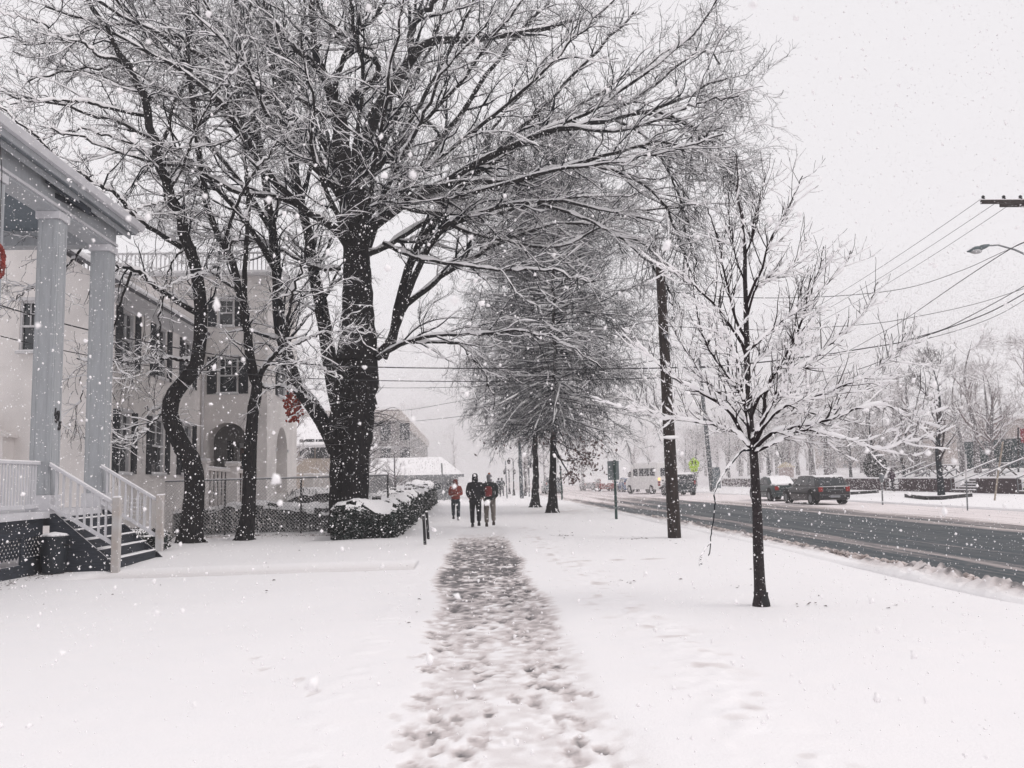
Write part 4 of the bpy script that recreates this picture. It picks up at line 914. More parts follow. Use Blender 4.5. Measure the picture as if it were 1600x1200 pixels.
# ---------------------------------------------------------------- young tree on the verge
gy_ = ground(1190, 950); DY = depth(gy_)
ty = thing('young_tree', 'young bare street tree with thick snow on every branch standing on the right verge', 'tree', tuple(gy_))
YT = [limb([(1190, 952), (1188, 930), (1185, 870), (1183, 800), (1180, 745), (1177, 700), (1172, 660), (1170, 620), (1167, 570), (1166, 520), (1165, 475), (1164, 420), (1163, 374), (1158, 335), (1154, 314), (1152, 280), (1150, 240)], DY, DY+.1, 20, 1.6, K=34, jit=.006)]
r_ = YT[0][1]; YT[0] = (YT[0][0], r_*(1+.45*np.exp(-((YT[0][0][:, 2]-.02)/.10)**2)))
def LY(pts, dd, w0_, w1_=1.3): return limb(pts, DY, DY+dd, w0_, w1_, K=34, jit=.008)
YL = [LY(p, dd, w_) for p, dd, w_ in (
 ([(1175, 700), (1190, 670), (1194, 640), (1197, 610), (1215, 575), (1239, 535), (1255, 495), (1265, 460), (1278, 425), (1287, 385)], .5, 8),
 ([(1176, 704), (1205, 678), (1240, 668), (1280, 660), (1310, 652), (1336, 640), (1380, 632), (1420, 650), (1445, 640)], -.9, 7),
 ([(1172, 655), (1190, 615), (1225, 590), (1261, 567), (1300, 535), (1336, 505), (1355, 480), (1372, 440)], .9, 6),
 ([(1176, 690), (1212, 645), (1245, 628), (1300, 610), (1355, 587), (1385, 565), (1404, 545), (1415, 520)], -.5, 6),
 ([(1177, 708), (1215, 690), (1255, 672), (1300, 680), (1340, 692), (1375, 702), (1410, 692), (1442, 685)], -1.2, 5),
 ([(1174, 700), (1158, 675), (1141, 645), (1120, 628), (1092, 612), (1065, 598), (1040, 580), (1015, 555), (991, 527)], -.5, 7),
 ([(1172, 700), (1150, 676), (1128, 668), (1100, 662), (1068, 655), (1036, 651), (1002, 636), (975, 640)], -1.0, 5),
 ([(1170, 640), (1155, 612), (1132, 580), (1111, 550), (1098, 522), (1090, 490), (1082, 440)], .8, 6),
 ([(1167, 560), (1158, 535), (1140, 508), (1122, 482), (1100, 460), (1081, 441), (1065, 428), (1047, 422), (1021, 407)], -.4, 6),
 ([(1166, 530), (1150, 500), (1140, 460), (1130, 419), (1124, 380), (1112, 345), (1102, 318)], .5, 5),
 ([(1165, 480), (1178, 445), (1190, 422), (1200, 385), (1212, 360), (1224, 340), (1238, 310), (1254, 275)], -.2, 5),
 ([(1166, 500), (1180, 452), (1197, 434), (1220, 428), (1239, 415), (1250, 398), (1260, 375)], .5, 4),
 ([(1166, 550), (1190, 530), (1212, 509), (1235, 490), (1255, 475), (1290, 445), (1317, 420), (1329, 392)], .6, 5),
 ([(1168, 600), (1185, 560), (1210, 545), (1240, 520), (1250, 480), (1253, 440)], 1.2, 4),
 ([(1173, 680), (1200, 655), (1238, 645), (1290, 645), (1330, 620), (1370, 600), (1385, 575)], 1.1, 5),
 ([(1172, 670), (1140, 630), (1100, 590), (1080, 560), (1060, 530), (1050, 495)], 1.2, 5),
 ([(1172, 690), (1165, 640), (1158, 600), (1150, 560), (1140, 530), (1128, 500)], -1.3, 5),
 ([(1173, 690), (1196, 650), (1225, 600), (1240, 560), (1248, 520)], -1.4, 5),
 ([(1164, 440), (1152, 410), (1145, 380), (1140, 350), (1138, 300)], .2, 3),
 ([(1164, 400), (1176, 370), (1184, 340), (1190, 300), (1196, 280)], .2, 3))]
LPy, LRy = stack(YL)
Y2 = grow(trng, LPy, LRy, 18, .15, .98, .28, .80, .4, .95, 9, trop=(0, 0, .42), wig=.25, rr=.6, rmax=.009, rtip=.0024, taper=.35)
Y3 = grow(trng, *Y2, 8.5, .15, .95, .07, .26, .5, 1.1, 5, trop=(0, 0, .35), wig=.2, rr=.8, rmax=.0042, rtip=.0018, taper=.2)
V, F = tube_arrays(*stack(YT), 14); mesh_obj('trunk', V, F, mat('young_tree_bark', (.022, .016, .018), .9, .5, 30, snow=.6, snoise=.3, flecks=(38, .67), bump=.8, bscale=60), ty, smooth=True)
tubes('crown', [(LPy, LRy, 7), (*Y2, 5), (*Y3, 4)], mat('young_twig_bark', (.02, .014, .016), .9, .3, 9, spec=.1), ty)
tubes('snow_cover', [snow_caps(trng, LPy, LRy, .024, 1, 7, .4), snow_caps(trng, *Y2, .014, .9, 6, .45), snow_caps(trng, *Y3, .010, .8, 5, .45)], SNOW, ty)
hb = [LY([(1172, 703), (1160, 704), (1149, 716), (1141, 726), (1134, 735), (1124, 752), (1116, 769), (1117, 785), (1116, 801), (1113, 825), (1110, 847), (1107, 868)], -.9, 4.5, 1.2), LY([(1111, 843), (1103, 852), (1098, 862), (1095, 875)], -.9, 1.5, 1)]
hb[1] = (hb[1][0]+(hb[0][0][-4]-hb[1][0][0]), hb[1][1])
tubes('hanging_branch', [(*stack(hb), 6)], TWIG, ty)
tubes('hanging_branch_snow', [snow_caps(trng, *stack(hb), .012, .8, 5)], SNOW, ty)
# rubber collar at the foot of the stem
b = MB(); b.lathe((gy_.x, gy_.y, 0), [(.11, -.05), (.105, .06), (.085, .15), (.088, .19), (.075, .20)], 14); b.build('trunk_guard', BLACKR, ty, smooth=True)
b = MB(); b.blob((gy_.x, gy_.y, .195), (.085, .085, .022), rgl, 2, .15); b.build('guard_snow', SNOW, ty, smooth=True)

# ---------------------------------------------------------------- background trees: five shapes, copied with their own turn and size
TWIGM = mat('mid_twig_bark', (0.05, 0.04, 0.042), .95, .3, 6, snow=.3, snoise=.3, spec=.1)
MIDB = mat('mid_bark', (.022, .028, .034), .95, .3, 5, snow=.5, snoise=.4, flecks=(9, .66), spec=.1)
FARB = mat('haze_paled_bark', (.16, .15, .155), .95, .3, 5, snow=.4, snoise=.4, flecks=(9, .6), spec=.1)  # lighter bark: haze over the far trunks is put into the colour
def small_tree(name, seed, H, spread, trunk_r, fork, twigm, cat='tree'):
    r = np.random.default_rng(seed); t = thing(name, 'x', cat, (0, 0, 0))
    tr = spline([(0, 0, -.1, trunk_r*1.3), (r.normal(0, .05), 0, H*.15, trunk_r), (r.normal(0, .1), r.normal(0, .1), H*fork, trunk_r*.85), (r.normal(0, .25), r.normal(0, .2), H*.7, trunk_r*.4), (r.normal(0, .3), r.normal(0, .3), H, .01)], 20)
    P, R = tr[None, :, :3], tr[None, :, 3]
    B1 = grow(r, P, R, 26/H, fork, .97, spread*.8, spread*1.25, .6, 1.15, 14, trop=(0, 0, .35), wig=.3, rr=.65, rmax=.12, rtip=.012, taper=.55, minn=14)
    B2_ = grow(r, *B1, 3.4, .2, 1, .7, 1.9, .35, .9, 8, trop=(0, 0, .2), wig=.35, rr=.55, rmax=.035, rtip=.010, minn=4)
    B3_ = grow(r, *B2_, 4.6, .12, 1, .3, 1.0, .35, .95, 5, trop=(0, 0, .05), wig=.35, rr=.7, rmax=.015, rtip=.008, minn=3)
    B4_ = grow(r, *B3_, 6.0, .1, 1, .15, .5, .35, .95, 3, wig=.3, rr=.8, rmax=.011, rtip=.008, minn=1)
    tubes('trunk', [(P, R, 10)], MIDB if twigm is TWIGM else FARB, t); tubes('crown', [(*B1, 6), (*B2_, 4), (*B3_, 3), (*B4_, 3)], twigm, t)
    tubes('snow_cover', [snow_caps(r, *B1, .05), snow_caps(r, *B2_, .03, .9)], SNOW, t)
    print(name, len(B3_[0]), len(B4_[0]))
    return t
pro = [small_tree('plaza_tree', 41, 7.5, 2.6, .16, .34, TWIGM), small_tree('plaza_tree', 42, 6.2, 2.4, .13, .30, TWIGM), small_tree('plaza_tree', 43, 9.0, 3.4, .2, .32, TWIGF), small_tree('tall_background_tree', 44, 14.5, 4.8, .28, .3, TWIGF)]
used = set()
def put(k, gxy=None, pos=None, s=1.0, rz=0, label='', group=None, s_z=None, z=0):
    src = pro[k]; p = ground(*gxy, 0) if gxy else Vector(pos)
    if gxy and p.x > 33: q = onX(gxy[0], 750, 36.5); p = Vector((q.x, q.y, .88))
    o = src if k not in used else copy_tree(src)
    used.add(k); o.location = p; o.rotation_euler = (0, 0, rz); o.scale = (s, s, s_z or s); o['label'] = label
    if group: o['group'] = group
    return o
G1 = 'snowy trees along the far pavement'; G2 = 'hazy tall trees behind the terrace'
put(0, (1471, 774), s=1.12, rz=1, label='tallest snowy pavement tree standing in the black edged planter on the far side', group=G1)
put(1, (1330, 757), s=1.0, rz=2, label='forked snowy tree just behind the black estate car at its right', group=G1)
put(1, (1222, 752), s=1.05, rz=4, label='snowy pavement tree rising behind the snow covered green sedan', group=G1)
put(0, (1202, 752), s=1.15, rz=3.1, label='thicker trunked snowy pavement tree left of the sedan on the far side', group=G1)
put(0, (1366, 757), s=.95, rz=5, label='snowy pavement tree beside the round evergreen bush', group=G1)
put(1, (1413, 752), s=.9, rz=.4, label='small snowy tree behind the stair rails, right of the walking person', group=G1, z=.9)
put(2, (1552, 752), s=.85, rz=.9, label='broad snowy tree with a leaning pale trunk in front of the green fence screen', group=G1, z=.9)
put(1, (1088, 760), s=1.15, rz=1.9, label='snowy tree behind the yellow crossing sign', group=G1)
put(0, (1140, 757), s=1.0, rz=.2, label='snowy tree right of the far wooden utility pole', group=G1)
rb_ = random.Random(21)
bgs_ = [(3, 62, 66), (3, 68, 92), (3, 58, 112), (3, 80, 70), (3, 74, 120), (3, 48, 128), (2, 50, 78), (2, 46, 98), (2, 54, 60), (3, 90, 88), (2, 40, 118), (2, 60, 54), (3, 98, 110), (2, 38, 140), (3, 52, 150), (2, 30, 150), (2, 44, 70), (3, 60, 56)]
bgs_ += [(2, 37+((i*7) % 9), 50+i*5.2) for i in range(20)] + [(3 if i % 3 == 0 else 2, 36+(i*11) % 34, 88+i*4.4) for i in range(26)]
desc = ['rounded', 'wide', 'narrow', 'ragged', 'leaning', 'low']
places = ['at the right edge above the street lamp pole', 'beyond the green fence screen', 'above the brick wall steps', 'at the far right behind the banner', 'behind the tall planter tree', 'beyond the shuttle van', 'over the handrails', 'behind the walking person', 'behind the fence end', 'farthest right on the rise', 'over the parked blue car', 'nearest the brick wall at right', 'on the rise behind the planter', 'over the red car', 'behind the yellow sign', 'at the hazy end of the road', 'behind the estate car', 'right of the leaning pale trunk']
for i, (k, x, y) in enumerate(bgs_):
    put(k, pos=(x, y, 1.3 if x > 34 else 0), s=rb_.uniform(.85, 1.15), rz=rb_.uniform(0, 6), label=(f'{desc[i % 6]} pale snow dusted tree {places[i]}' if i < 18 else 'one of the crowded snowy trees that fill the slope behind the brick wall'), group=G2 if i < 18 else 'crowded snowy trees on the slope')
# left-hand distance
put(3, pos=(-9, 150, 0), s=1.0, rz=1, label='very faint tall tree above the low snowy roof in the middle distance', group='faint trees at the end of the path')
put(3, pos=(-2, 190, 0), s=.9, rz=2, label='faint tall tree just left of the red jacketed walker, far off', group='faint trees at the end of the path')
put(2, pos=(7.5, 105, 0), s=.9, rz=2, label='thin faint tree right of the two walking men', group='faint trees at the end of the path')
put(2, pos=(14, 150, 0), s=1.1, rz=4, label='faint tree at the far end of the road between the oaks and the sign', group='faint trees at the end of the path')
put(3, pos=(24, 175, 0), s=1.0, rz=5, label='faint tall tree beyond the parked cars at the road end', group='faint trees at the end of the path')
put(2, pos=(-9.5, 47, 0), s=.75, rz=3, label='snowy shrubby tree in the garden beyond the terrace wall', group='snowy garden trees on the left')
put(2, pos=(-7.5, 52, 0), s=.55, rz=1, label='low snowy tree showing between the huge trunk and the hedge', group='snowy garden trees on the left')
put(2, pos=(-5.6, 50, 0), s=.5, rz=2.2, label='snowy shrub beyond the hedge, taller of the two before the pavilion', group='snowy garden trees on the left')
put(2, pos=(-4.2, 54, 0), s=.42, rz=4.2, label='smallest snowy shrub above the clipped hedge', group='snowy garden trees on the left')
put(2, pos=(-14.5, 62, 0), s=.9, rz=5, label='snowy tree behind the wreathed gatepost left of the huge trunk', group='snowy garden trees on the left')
# ================================================================== FENCES, HEDGES
rg = random.Random(12)
fy_ = float(ground(350, 836).y)
fn = thing('chain_link_fence', 'chain link fence with a snowy top rail between the small trees and the hedge', 'fence', (-8, fy_, 0))
fx0, fx1 = -11.6, float(onY(606, 800, fy_).x)
b = MB(); b.tube([(fx0, fy_, 1.80), (fx1, fy_, 1.84)], .024, 8); b.build('top_rail', METALG, fn, smooth=True)
b = MB()
for i in range(60):
    x = fx0+(fx1-fx0)*i/60; h = rg.uniform(.008, .02); b.box(x, x+(fx1-fx0)/60*.97, fy_-.018, fy_+.018, 1.818+.04*i/60, 1.835+.04*i/60+h)
b.build('rail_snow', SNOW, fn)
for x in [fx0+.1, float(onY(232, 800, fy_).x), float(onY(351, 800, fy_).x), float(onY(470, 800, fy_).x), fx1]:
    b = MB(); b.tube([(x, fy_+.03, -.1), (x, fy_+.03, 1.84)], .032, 8); b.lathe((x, fy_+.03, 1.84), [(.04, 0), (.035, .03), (.01, .06)], 8); b.build('post', BLACKR, fn, smooth=True)
# woven wire
pit = .115; LW = []; H0, H1 = .04, 1.80
for s in (1, -1):
    for k in np.arange(fx0-(H1-H0), fx1+(H1-H0), pit):
        a, c = (k, H0), (k+s*(H1-H0), H1)
        if s < 0: a, c = (k, H0), (k-(H1-H0), H1)
        # clip in x
        (xa, za), (xb, zb) = a, c
        if xa > xb: xa, za, xb, zb = xb, zb, xa, za
        if xb <= fx0 or xa >= fx1: continue
        if xa < fx0: za += (zb-za)*(fx0-xa)/(xb-xa); xa = fx0
        if xb > fx1: zb = za+(zb-za)*(fx1-xa)/(xb-xa); xb = fx1
        LW.append([(xa, fy_+.004*s, za), ((xa+xb)/2, fy_+.004*s, (za+zb)/2), (xb, fy_+.004*s, zb)])
LW = np.array(LW); tubes('wire_mesh', [(LW, np.full(LW.shape[:2], .0065), 3)], mat('fence_wire', (.10, .10, .11), .6, .1, 5, snow=.1, snoise=.3), fn)
HEDM = mat('hedge_leaf', (.016, .024, .022), .7, .5, 3, snow=.78, snoise=.4, spec=.3)
def hedge(label, x0, x1, y0, y1, h0, h1, n, seed, name='hedge', leaf=.045, lump=.28):
    r = np.random.default_rng(seed); t = thing(name, label, 'hedge', ((x0+x1)/2, y0, 0))
    # lumpy woody core, twigs, then leaves on the surface
    L = y1-y0; W = x1-x0
    def top(x, y): return (h0+(h1-h0)*(y-y0)/max(L, .1)) + vnoise(np.asarray(x), np.asarray(y), .8, seed)*lump + vnoise(np.asarray(x), np.asarray(y), .25, seed+1)*.10
    area_f = r.random(n)
    x = r.uniform(x0, x1, n); y = r.uniform(y0, y1, n); z = r.uniform(.02, 1, n)
    side = r.random(n)
    per = [W/(2*W+2*L+W), L/(2*W+2*L+W)]
    m_ = side < .30; z[m_] = 1-.10*r.random(m_.sum())**2                      # top
    m2 = (side >= .30) & (side < .62); x[m2] = x1-r.normal(.03, .09, m2.sum())  # right face
    m3 = (side >= .62) & (side < .82); y[m3] = y0+r.normal(.03, .10, m3.sum())  # near face
    m4 = side >= .92; x[m4] = x0+np.abs(r.normal(0, .07, m4.sum()))
    ed = np.clip(np.minimum.reduce([(x-x0+.1)/.4, (x1+.1-x)/.4, (y-y0+.1)/.4]), 0, 1)**.5; tp = top(x, y)*(.82+.18*ed); zz = z*tp
    bul = vnoise(y*1.0, zz*1.0, .5, seed+3)*.22
    x = x + np.where(x > (x0+x1)/2, bul, -bul)
    c = np.stack([x, y, zz], -1); s = r.uniform(.5, 1.3, n)*leaf
    u = nrm(r.normal(size=(n, 3))); v = nrm(np.cross(u, r.normal(size=(n, 3))))
    V = np.stack([c-u*s[:, None], c+v*s[:, None]*.55, c+u*s[:, None], c-v*s[:, None]*.55], 1)
    F = np.arange(n*4).reshape(n, 4)
    mesh_obj('foliage', V.reshape(-1, 3), F, HEDM, t)
    P = np.stack([np.stack([r.uniform(x0+.1, x1-.1, 300), r.uniform(y0+.1, y1, 300), np.full(300, 0.)], -1)]*2, 0).transpose(1, 0, 2).copy()
    P[:, 1] += np.stack([r.normal(0, .2, 300), r.normal(0, .2, 300), top(P[:, 0, 0], P[:, 0, 1])*1.03], -1)
    tubes('stems', [(P, np.full(P.shape[:2], .012), 4)], TWIG, t)
    # snow blanket: broken lumps over the top
    nx, ny = max(4, int(W/.12)), max(6, int(L/.12)); gx = np.linspace(x0-.05, x1+.06, nx); gy = np.linspace(y0-.05, y1, ny); GX, GY_ = np.meshgrid(gx, gy)
    e = np.minimum.reduce([(GX-x0+.06)/.25, (x1+.07-GX)/.25, (GY_-y0+.06)/.25]); e = np.clip(e, 0, 1)**.5
    GZ = top(GX, GY_)*(.93+.07*e) + .04 + .09*vnoise(GX, GY_, .3, seed+5) - .13*(1-e)
    keep = vnoise(GX, GY_, .22, seed+7) > -.33
    i = np.arange(nx-1)[None, :]; j = np.arange(ny-1)[:, None]; a = (j*nx+i)
    F = np.stack([a, a+1, a+nx+1, a+nx], -1).reshape(-1, 4); F = F[keep.ravel()[F].all(1)]
    mesh_obj('snow_cover', np.stack([GX, GY_, GZ], -1).reshape(-1, 3), F, SNOW, t, smooth=True)
    return t
hx = float(ground(612, 842).x)
hedge('clipped dark green hedge under snow running away beside the path', hx-1.7, hx+.05, float(ground(600, 842).y), 62, .86, 1.40, 70000, 5, leaf=.05, lump=.5)
hedge('low snowy shrub row behind the chain link fence', -13.5, -3.4, fy_+.9, fy_+2.1, .85, .75, 30000, 15, leaf=.05, lump=.6)
hedge('short snow capped hedge between the huge trunk and the clipped hedge', -7.2, -4.4, 36, 38, 1.25, 1.3, 7000, 25)
hedge('low rounded bush by the porch steps in front of the cream house', -9.4, -7.9, 22.6, 23.7, .45, .5, 5000, 35, name='bush')
# post by the hedge, pair of stakes by the path
def post(name, label, cat, px, py, topy, w_, m, dx=0, group=None, snow=False, z=0):
    g = ground(px, py, z); d = depth(g); p = at(px+dx, topy, d)
    t = thing(name, label, cat, tuple(g), group); r = w_/2*d/FPX
    b = MB(); b.tube([g+Vector((0, 0, -.15)), g.lerp(p, .5), p], [r*1.05, r, r*.95], 12); b.build('shaft', m, t, smooth=True)
    if snow: b = MB(); b.blob((p.x, p.y, p.z+.01), (r*1.1, r*1.1, r*.7), rg, 1, .1); b.build('post_snow', SNOW, t)
    return t, g, p
post('stake', 'nearer black stake of the pair beside the path', 'stake', 664.5, 851, 806, 4.6, BLACKR, -3, snow=True)
post('stake', 'farther black stake of the pair beside the path', 'stake', 669.5, 843, 800, 4.6, BLACKR, -3, snow=True)
post('stake', 'short dark stake at the near end of the clipped hedge', 'stake', 620, 839, 815, 4, BLACKR)
# ================================================================== POLES, SIGNS, LAMPS, WIRES
def pole(px, py, topx, topy, w_, label, m=WOODP, group=None, name='utility_pole', arms=(), z=0):
    g = ground(px, py, z); d = depth(g); p = at(topx, topy, d); t = thing(name, label, 'utility pole', tuple(g), group); r = w_/2*d/FPX
    b = MB(); n = 9; b.tube([g.lerp(p, i/n)+Vector((0, 0, -.15 if i == 0 else 0)) for i in range(n+1)], [r*(1-.35*i/n) for i in range(n+1)], 16)
    b.build('shaft', m, t, smooth=True); return t, g, p, r
pm, gm, pmt, pr = pole(1054, 839, 1031, 408, 21, 'near dark wooden utility pole standing on the verge left of the young tree')
b = MB()
for zf in (.62, .72, .96):
    c = gm.lerp(pmt, zf); b.tube([c+Vector((0, -pr, 0)), c+Vector((0, -pr-.10, .02))], .03, 8); b.lathe((c.x, c.y-pr-.12, c.z-.05), [(.03, 0), (.05, .02), (.05, .08), (.03, .1)], 10)
b.build('wire_bracket', METALG, pm)
b = MB(); c = gm.lerp(pmt, .36); b.blob((c.x, c.y-pr*.9, c.z), (pr*1.25, .07, .05), rg, 2, .2); b.build('pole_snow', SNOW, pm, smooth=True)
# right-hand pole at the frame edge with crossarm and street lamp
RX_, d_r = 1672, 31.5
base = at(RX_, 800, d_r); base.z = 0; X_R = base.x
pR = thing('utility_pole', 'utility pole at the right edge carrying the crossarm and the street lamp', 'utility pole', (base.x, base.y, 0))
b = MB(); b.tube([(base.x, base.y, -.1), (base.x, base.y, 6), (base.x, base.y, 12.4)], [.18, .15, .12], 16); b.build('shaft', WOODP, pR, smooth=True)
zc = at(1600, 302, d_r).z
b = MB(); b.box(base.x-2.5, base.x+1.5, base.y-.26, base.y-.15, zc-.07, zc+.07); b.bar((base.x-.9, base.y-.2, zc-.05), (base.x, base.y-.2, zc-.75), .04, .05); b.box(base.x-1.5, base.x+1.5, base.y+.14, base.y+.25, zc-.07, zc+.07)
arm = b.build('crossarm', WOODP, pR, bevel=.01)
cols_ = []
for k in (-2.4, -1.6, -.95, .9):
    b = MB(); b.lathe((base.x+k, base.y-.2, zc+.07), [(.03, 0), (.07, .04), (.07, .07), (.045, .1), (.07, .13), (.03, .18)], 10); b.build('insulator', BLACKR, arm, smooth=True); cols_.append((base.x+k, base.y-.2, zc+.17))
b = MB(); b.box(base.x-2.5, base.x+1.5, base.y-.25, base.y-.16, zc+.073, zc+.11); b.build('crossarm_snow', SNOW, arm, bevel=.01)
b = MB(); b.lathe((base.x+.42, base.y-.1, zc-1.35), [(.20, 0), (.24, .08), (.24, .8), (.18, .9)], 16); b.build('transformer', METALG, pR, smooth=True)
# lamp arm
lh = at(1524, 389, d_r-1.0); lj = at(1540, 384, d_r-1.0)
b = MB(); b.tube([(base.x, base.y, lh.z-.55), at(1612, 402, d_r-.3), at(1585, 390, d_r-.6), at(1560, 383, d_r-.9), lj], [.045, .04, .035, .03, .03], 10)
la = b.build('lamp_arm', METALG, pR, smooth=True)
b = MB(); u = (lh-lj).normalized(); b.tube([lj-u*.12, lj, lj+u*.25, lj+u*.5, lj+u*.68], [.05, .09, .13, .11, .03], 12); hd = b.build('lamp_head', mat('lamp_housing', (.10, .13, .14), .5, .15, 6, snow=.5), la, smooth=True)
b = MB(); c = lj+u*.36; b.blob((c.x, c.y, c.z-.09), (.22, .13, .10), rg, 2, .03); b.build('lamp_lens', mat('lamp_lens', (.45, .45, .46), .25, .05, 4), hd, smooth=True)
pF, gF, pFt, _ = pole(1113, 768, 1092, 560, 7.5, 'far grey wooden utility pole right of the yellow crossing sign', WOODG)
b = MB(); c = gF.lerp(pFt, .93); b.box(c.x-1.3, c.x+1.3, c.y-.2, c.y-.1, c.z-.06, c.z+.06); b.build('crossarm', WOODG, pF)
c = gF.lerp(pFt, .22); MB().box(c.x+.14, c.x+.85, c.y-.4, c.y+.1, .0+gF.z+.3, 2.2).build('equipment_box', mat('cabinet_blue_grey', (.09, .12, .135), .6, .1, 4, snow=.7), pF, bevel=.02)
pole(815.5, 779, 811.5, 686, 6.5, 'cut off grey utility pole stub left of the two street oaks', WOODG, name='pole_stub')
def wire(label, pts, r=.012, sag=0, name='overhead_wire', group='overhead wires'):
    A = spline([tuple(p) for p in pts], 40)
    if sag: A[:, 2] -= sag*4*np.linspace(0, 1, 40)*(1-np.linspace(0, 1, 40))
    o = tubes(name, [(A[None], np.full((1, 40), r), 5)], WIREM, None); return tag(o, label, 'wire', group)
c = gF.lerp(pFt, .95)
wire('highest wire from the right crossarm to the far grey pole', [cols_[0], (c.x-1.1, c.y, c.z)], .010, .9)
wire('second wire from the right crossarm to the far grey pole', [cols_[1], (c.x-.4, c.y, c.z)], .010, .95)
wire('third wire from the right crossarm to the far grey pole', [cols_[2], (c.x+.9, c.y, c.z)], .010, 1.0)
dN = depth(gm)
def pp(px, py, d): return at(px, py, d)
wire('thick dark cable dropping from the right pole behind the young tree', [pp(1612, 374, 31), pp(1577, 390, 31), pp(1500, 440, 36), pp(1417, 497, 44), pp(1379, 519, 50), pp(1290, 565, 70), pp(1110, 640, 78)], .017)
wire('thin wire crossing from the right pole just under the street lamp', [pp(1612, 374, 31), pp(1562, 396, 30.5), pp(1504, 422, 30), pp(1417, 450, 28.5), pp(1300, 463, 27), pp(1160, 465, 25.5), pp(1034, 455, dN)], .011)
wire('thin sagging wire crossing the street at mid height', [pp(1612, 447, 31), pp(1527, 474, 30), pp(1431, 495, 28.5), pp(1350, 507, 27.5), pp(1200, 515, 26), pp(1038, 510, dN)], .010)
wire('thickest cable bundle sagging across the street', [pp(1612, 452, 31), pp(1548, 487, 30), pp(1475, 515, 29), pp(1417, 533, 28), pp(1347, 545, 27.3), pp(1276, 556, 26.6), pp(1150, 570, 25.4), pp(1045, 575, dN)], .019)
wire('cable just above the thick bundle at the right', [pp(1612, 440, 31), pp(1560, 470, 30), pp(1500, 502, 29), pp(1470, 516, 28.8), pp(1417, 531, 28)], .014)
wire('loose wire hanging just below the thick bundle', [pp(1612, 462, 31), pp(1560, 492, 30), pp(1500, 515, 29.2), pp(1440, 532, 28.2), pp(1400, 548, 28), pp(1300, 590, 30), pp(1112, 640, 78)], .010)
wire('thick cable running left from the near pole past the huge trunk', [pp(1043, 575, dN), pp(900, 577, dN), pp(790, 576, 24.5), pp(600, 574, 24), pp(450, 567, 23), pp(330, 553, 22), pp(177, 524, 21), pp(100, 506, 20.4), pp(57, 494, 20), pp(0, 477, 19.5), pp(-80, 450, 19)], .016)
wire('thinner cable running left below the thick one', [pp(1043, 590, dN), pp(900, 594, dN), pp(700, 596, 24.5), pp(500, 592, 24), pp(330, 580, 22.5), pp(235, 572, 22), pp(100, 548, 21), pp(0, 525, 20), pp(-80, 505, 19)], .012)
wire('low distant wire above the hazy brick building', [pp(800, 612, 60), pp(700, 630, 62), pp(640, 640, 64), pp(585, 642, 66), pp(540, 640, 68)], .016)
wire('lowest distant wire rising to the right over the hazy brick building', [pp(830, 632, 50), pp(760, 645, 54), pp(680, 655, 58), pp(582, 663, 62), pp(540, 664, 64)], .016)
wire('thin wire between the two cables left of the near pole', [pp(1041, 560, dN), pp(900, 585, dN), pp(760, 603, 30), pp(600, 606, 34), pp(480, 600, 36)], .009)
# sign seen from behind
sg, g, p = post('road_sign', 'back of a rectangular sign on a dark green post beside the near kerb', 'road sign', 963, 811, 719, 4.2, GREENM, -3)
d = depth(g); b = MB(); c = at(959.5, 735, d); wv = .36
sgn = MB(); sgn.box(c.x-.24, c.x+.20, c.y+.04, c.y+.055, c.z-.36, c.z+.36); sgn.build('sign_plate', mat('sign_back_metal', (.16, .185, .19), .45, .1, 5, metal=.3), sg, bevel=.006)
b.box(c.x-.24, c.x+.20, c.y+.035, c.y+.06, c.z+.362, c.z+.385); b.build('plate_snow', SNOW, sg)
# yellow-green crossing sign
d = 75; c = at(1084, 724, d); gs = Vector((c.x, c.y, 0))
ys_ = thing('crossing_sign', 'fluorescent yellow green pedestrian crossing sign beyond the dark van', 'road sign', tuple(gs))
YG = mat('fluorescent_yellow_green', (.42, .62, .03), .5, .05, 4); 
b = MB(); b.tube([gs, gs+Vector((0, 0, c.z+.1))], .04, 8); b.build('shaft', METALG, ys_)
b = MB(); R1 = .50; b.prism([(c.x-R1, c.z+.05), (c.x, c.z+.55), (c.x+R1, c.z+.05), (c.x+R1*.8, c.z-.45), (c.x-R1*.8, c.z-.45)], 1, c.y-.07, c.y-.05)
b.build('sign_plate', YG, ys_); 
b = MB(); b.box(c.x-.3, c.x+.3, c.y-.07, c.y-.05, c.z-.72, c.z-.47); b.build('arrow_plate', YG, ys_)
def fig(cx_, cz_, s, sg_):
    b = MB(); y0, y1 = c.y-.078, c.y-.072; f = lambda pts: b.prism([(cx_+px*s*sg_, cz_+pz*s) for px, pz in pts], 1, y0, y1)
    f([(-.05+.06*math.cos(a), .42+.06*math.sin(a)) for a in np.linspace(0, 6.28, 9)[:-1]])
    f([(-.11, .34), (.02, .34), (.04, .05), (-.10, .05)]); f([(-.10, .05), (-.02, .05), (-.08, -.32), (-.17, -.32)]); f([(-.02, .05), (.05, .05), (.16, -.30), (.08, -.32)])
    f([(.01, .33), (.14, .14), (.11, .10), (.0, .22)]); f([(-.11, .33), (-.2, .12), (-.16, .1), (-.08, .24)])
    return b
fig(c.x-.13, c.z+.02, .62, 1).build('walking_figure', BLACKR, ys_); fig(c.x+.15, c.z-.02, .55, 1).build('walking_figure', BLACKR, ys_)
b = MB(); y0, y1 = c.y-.078, c.y-.072; b.prism([(c.x+.18, c.z-.52), (c.x-.10, c.z-.63), (c.x-.08, c.z-.67), (c.x+.2, c.z-.56)], 1, y0, y1); b.prism([(c.x-.20, c.z-.68), (c.x-.04, c.z-.58), (c.x-.02, c.z-.68)], 1, y0-.003, y1); b.build('arrow', BLACKR, ys_)
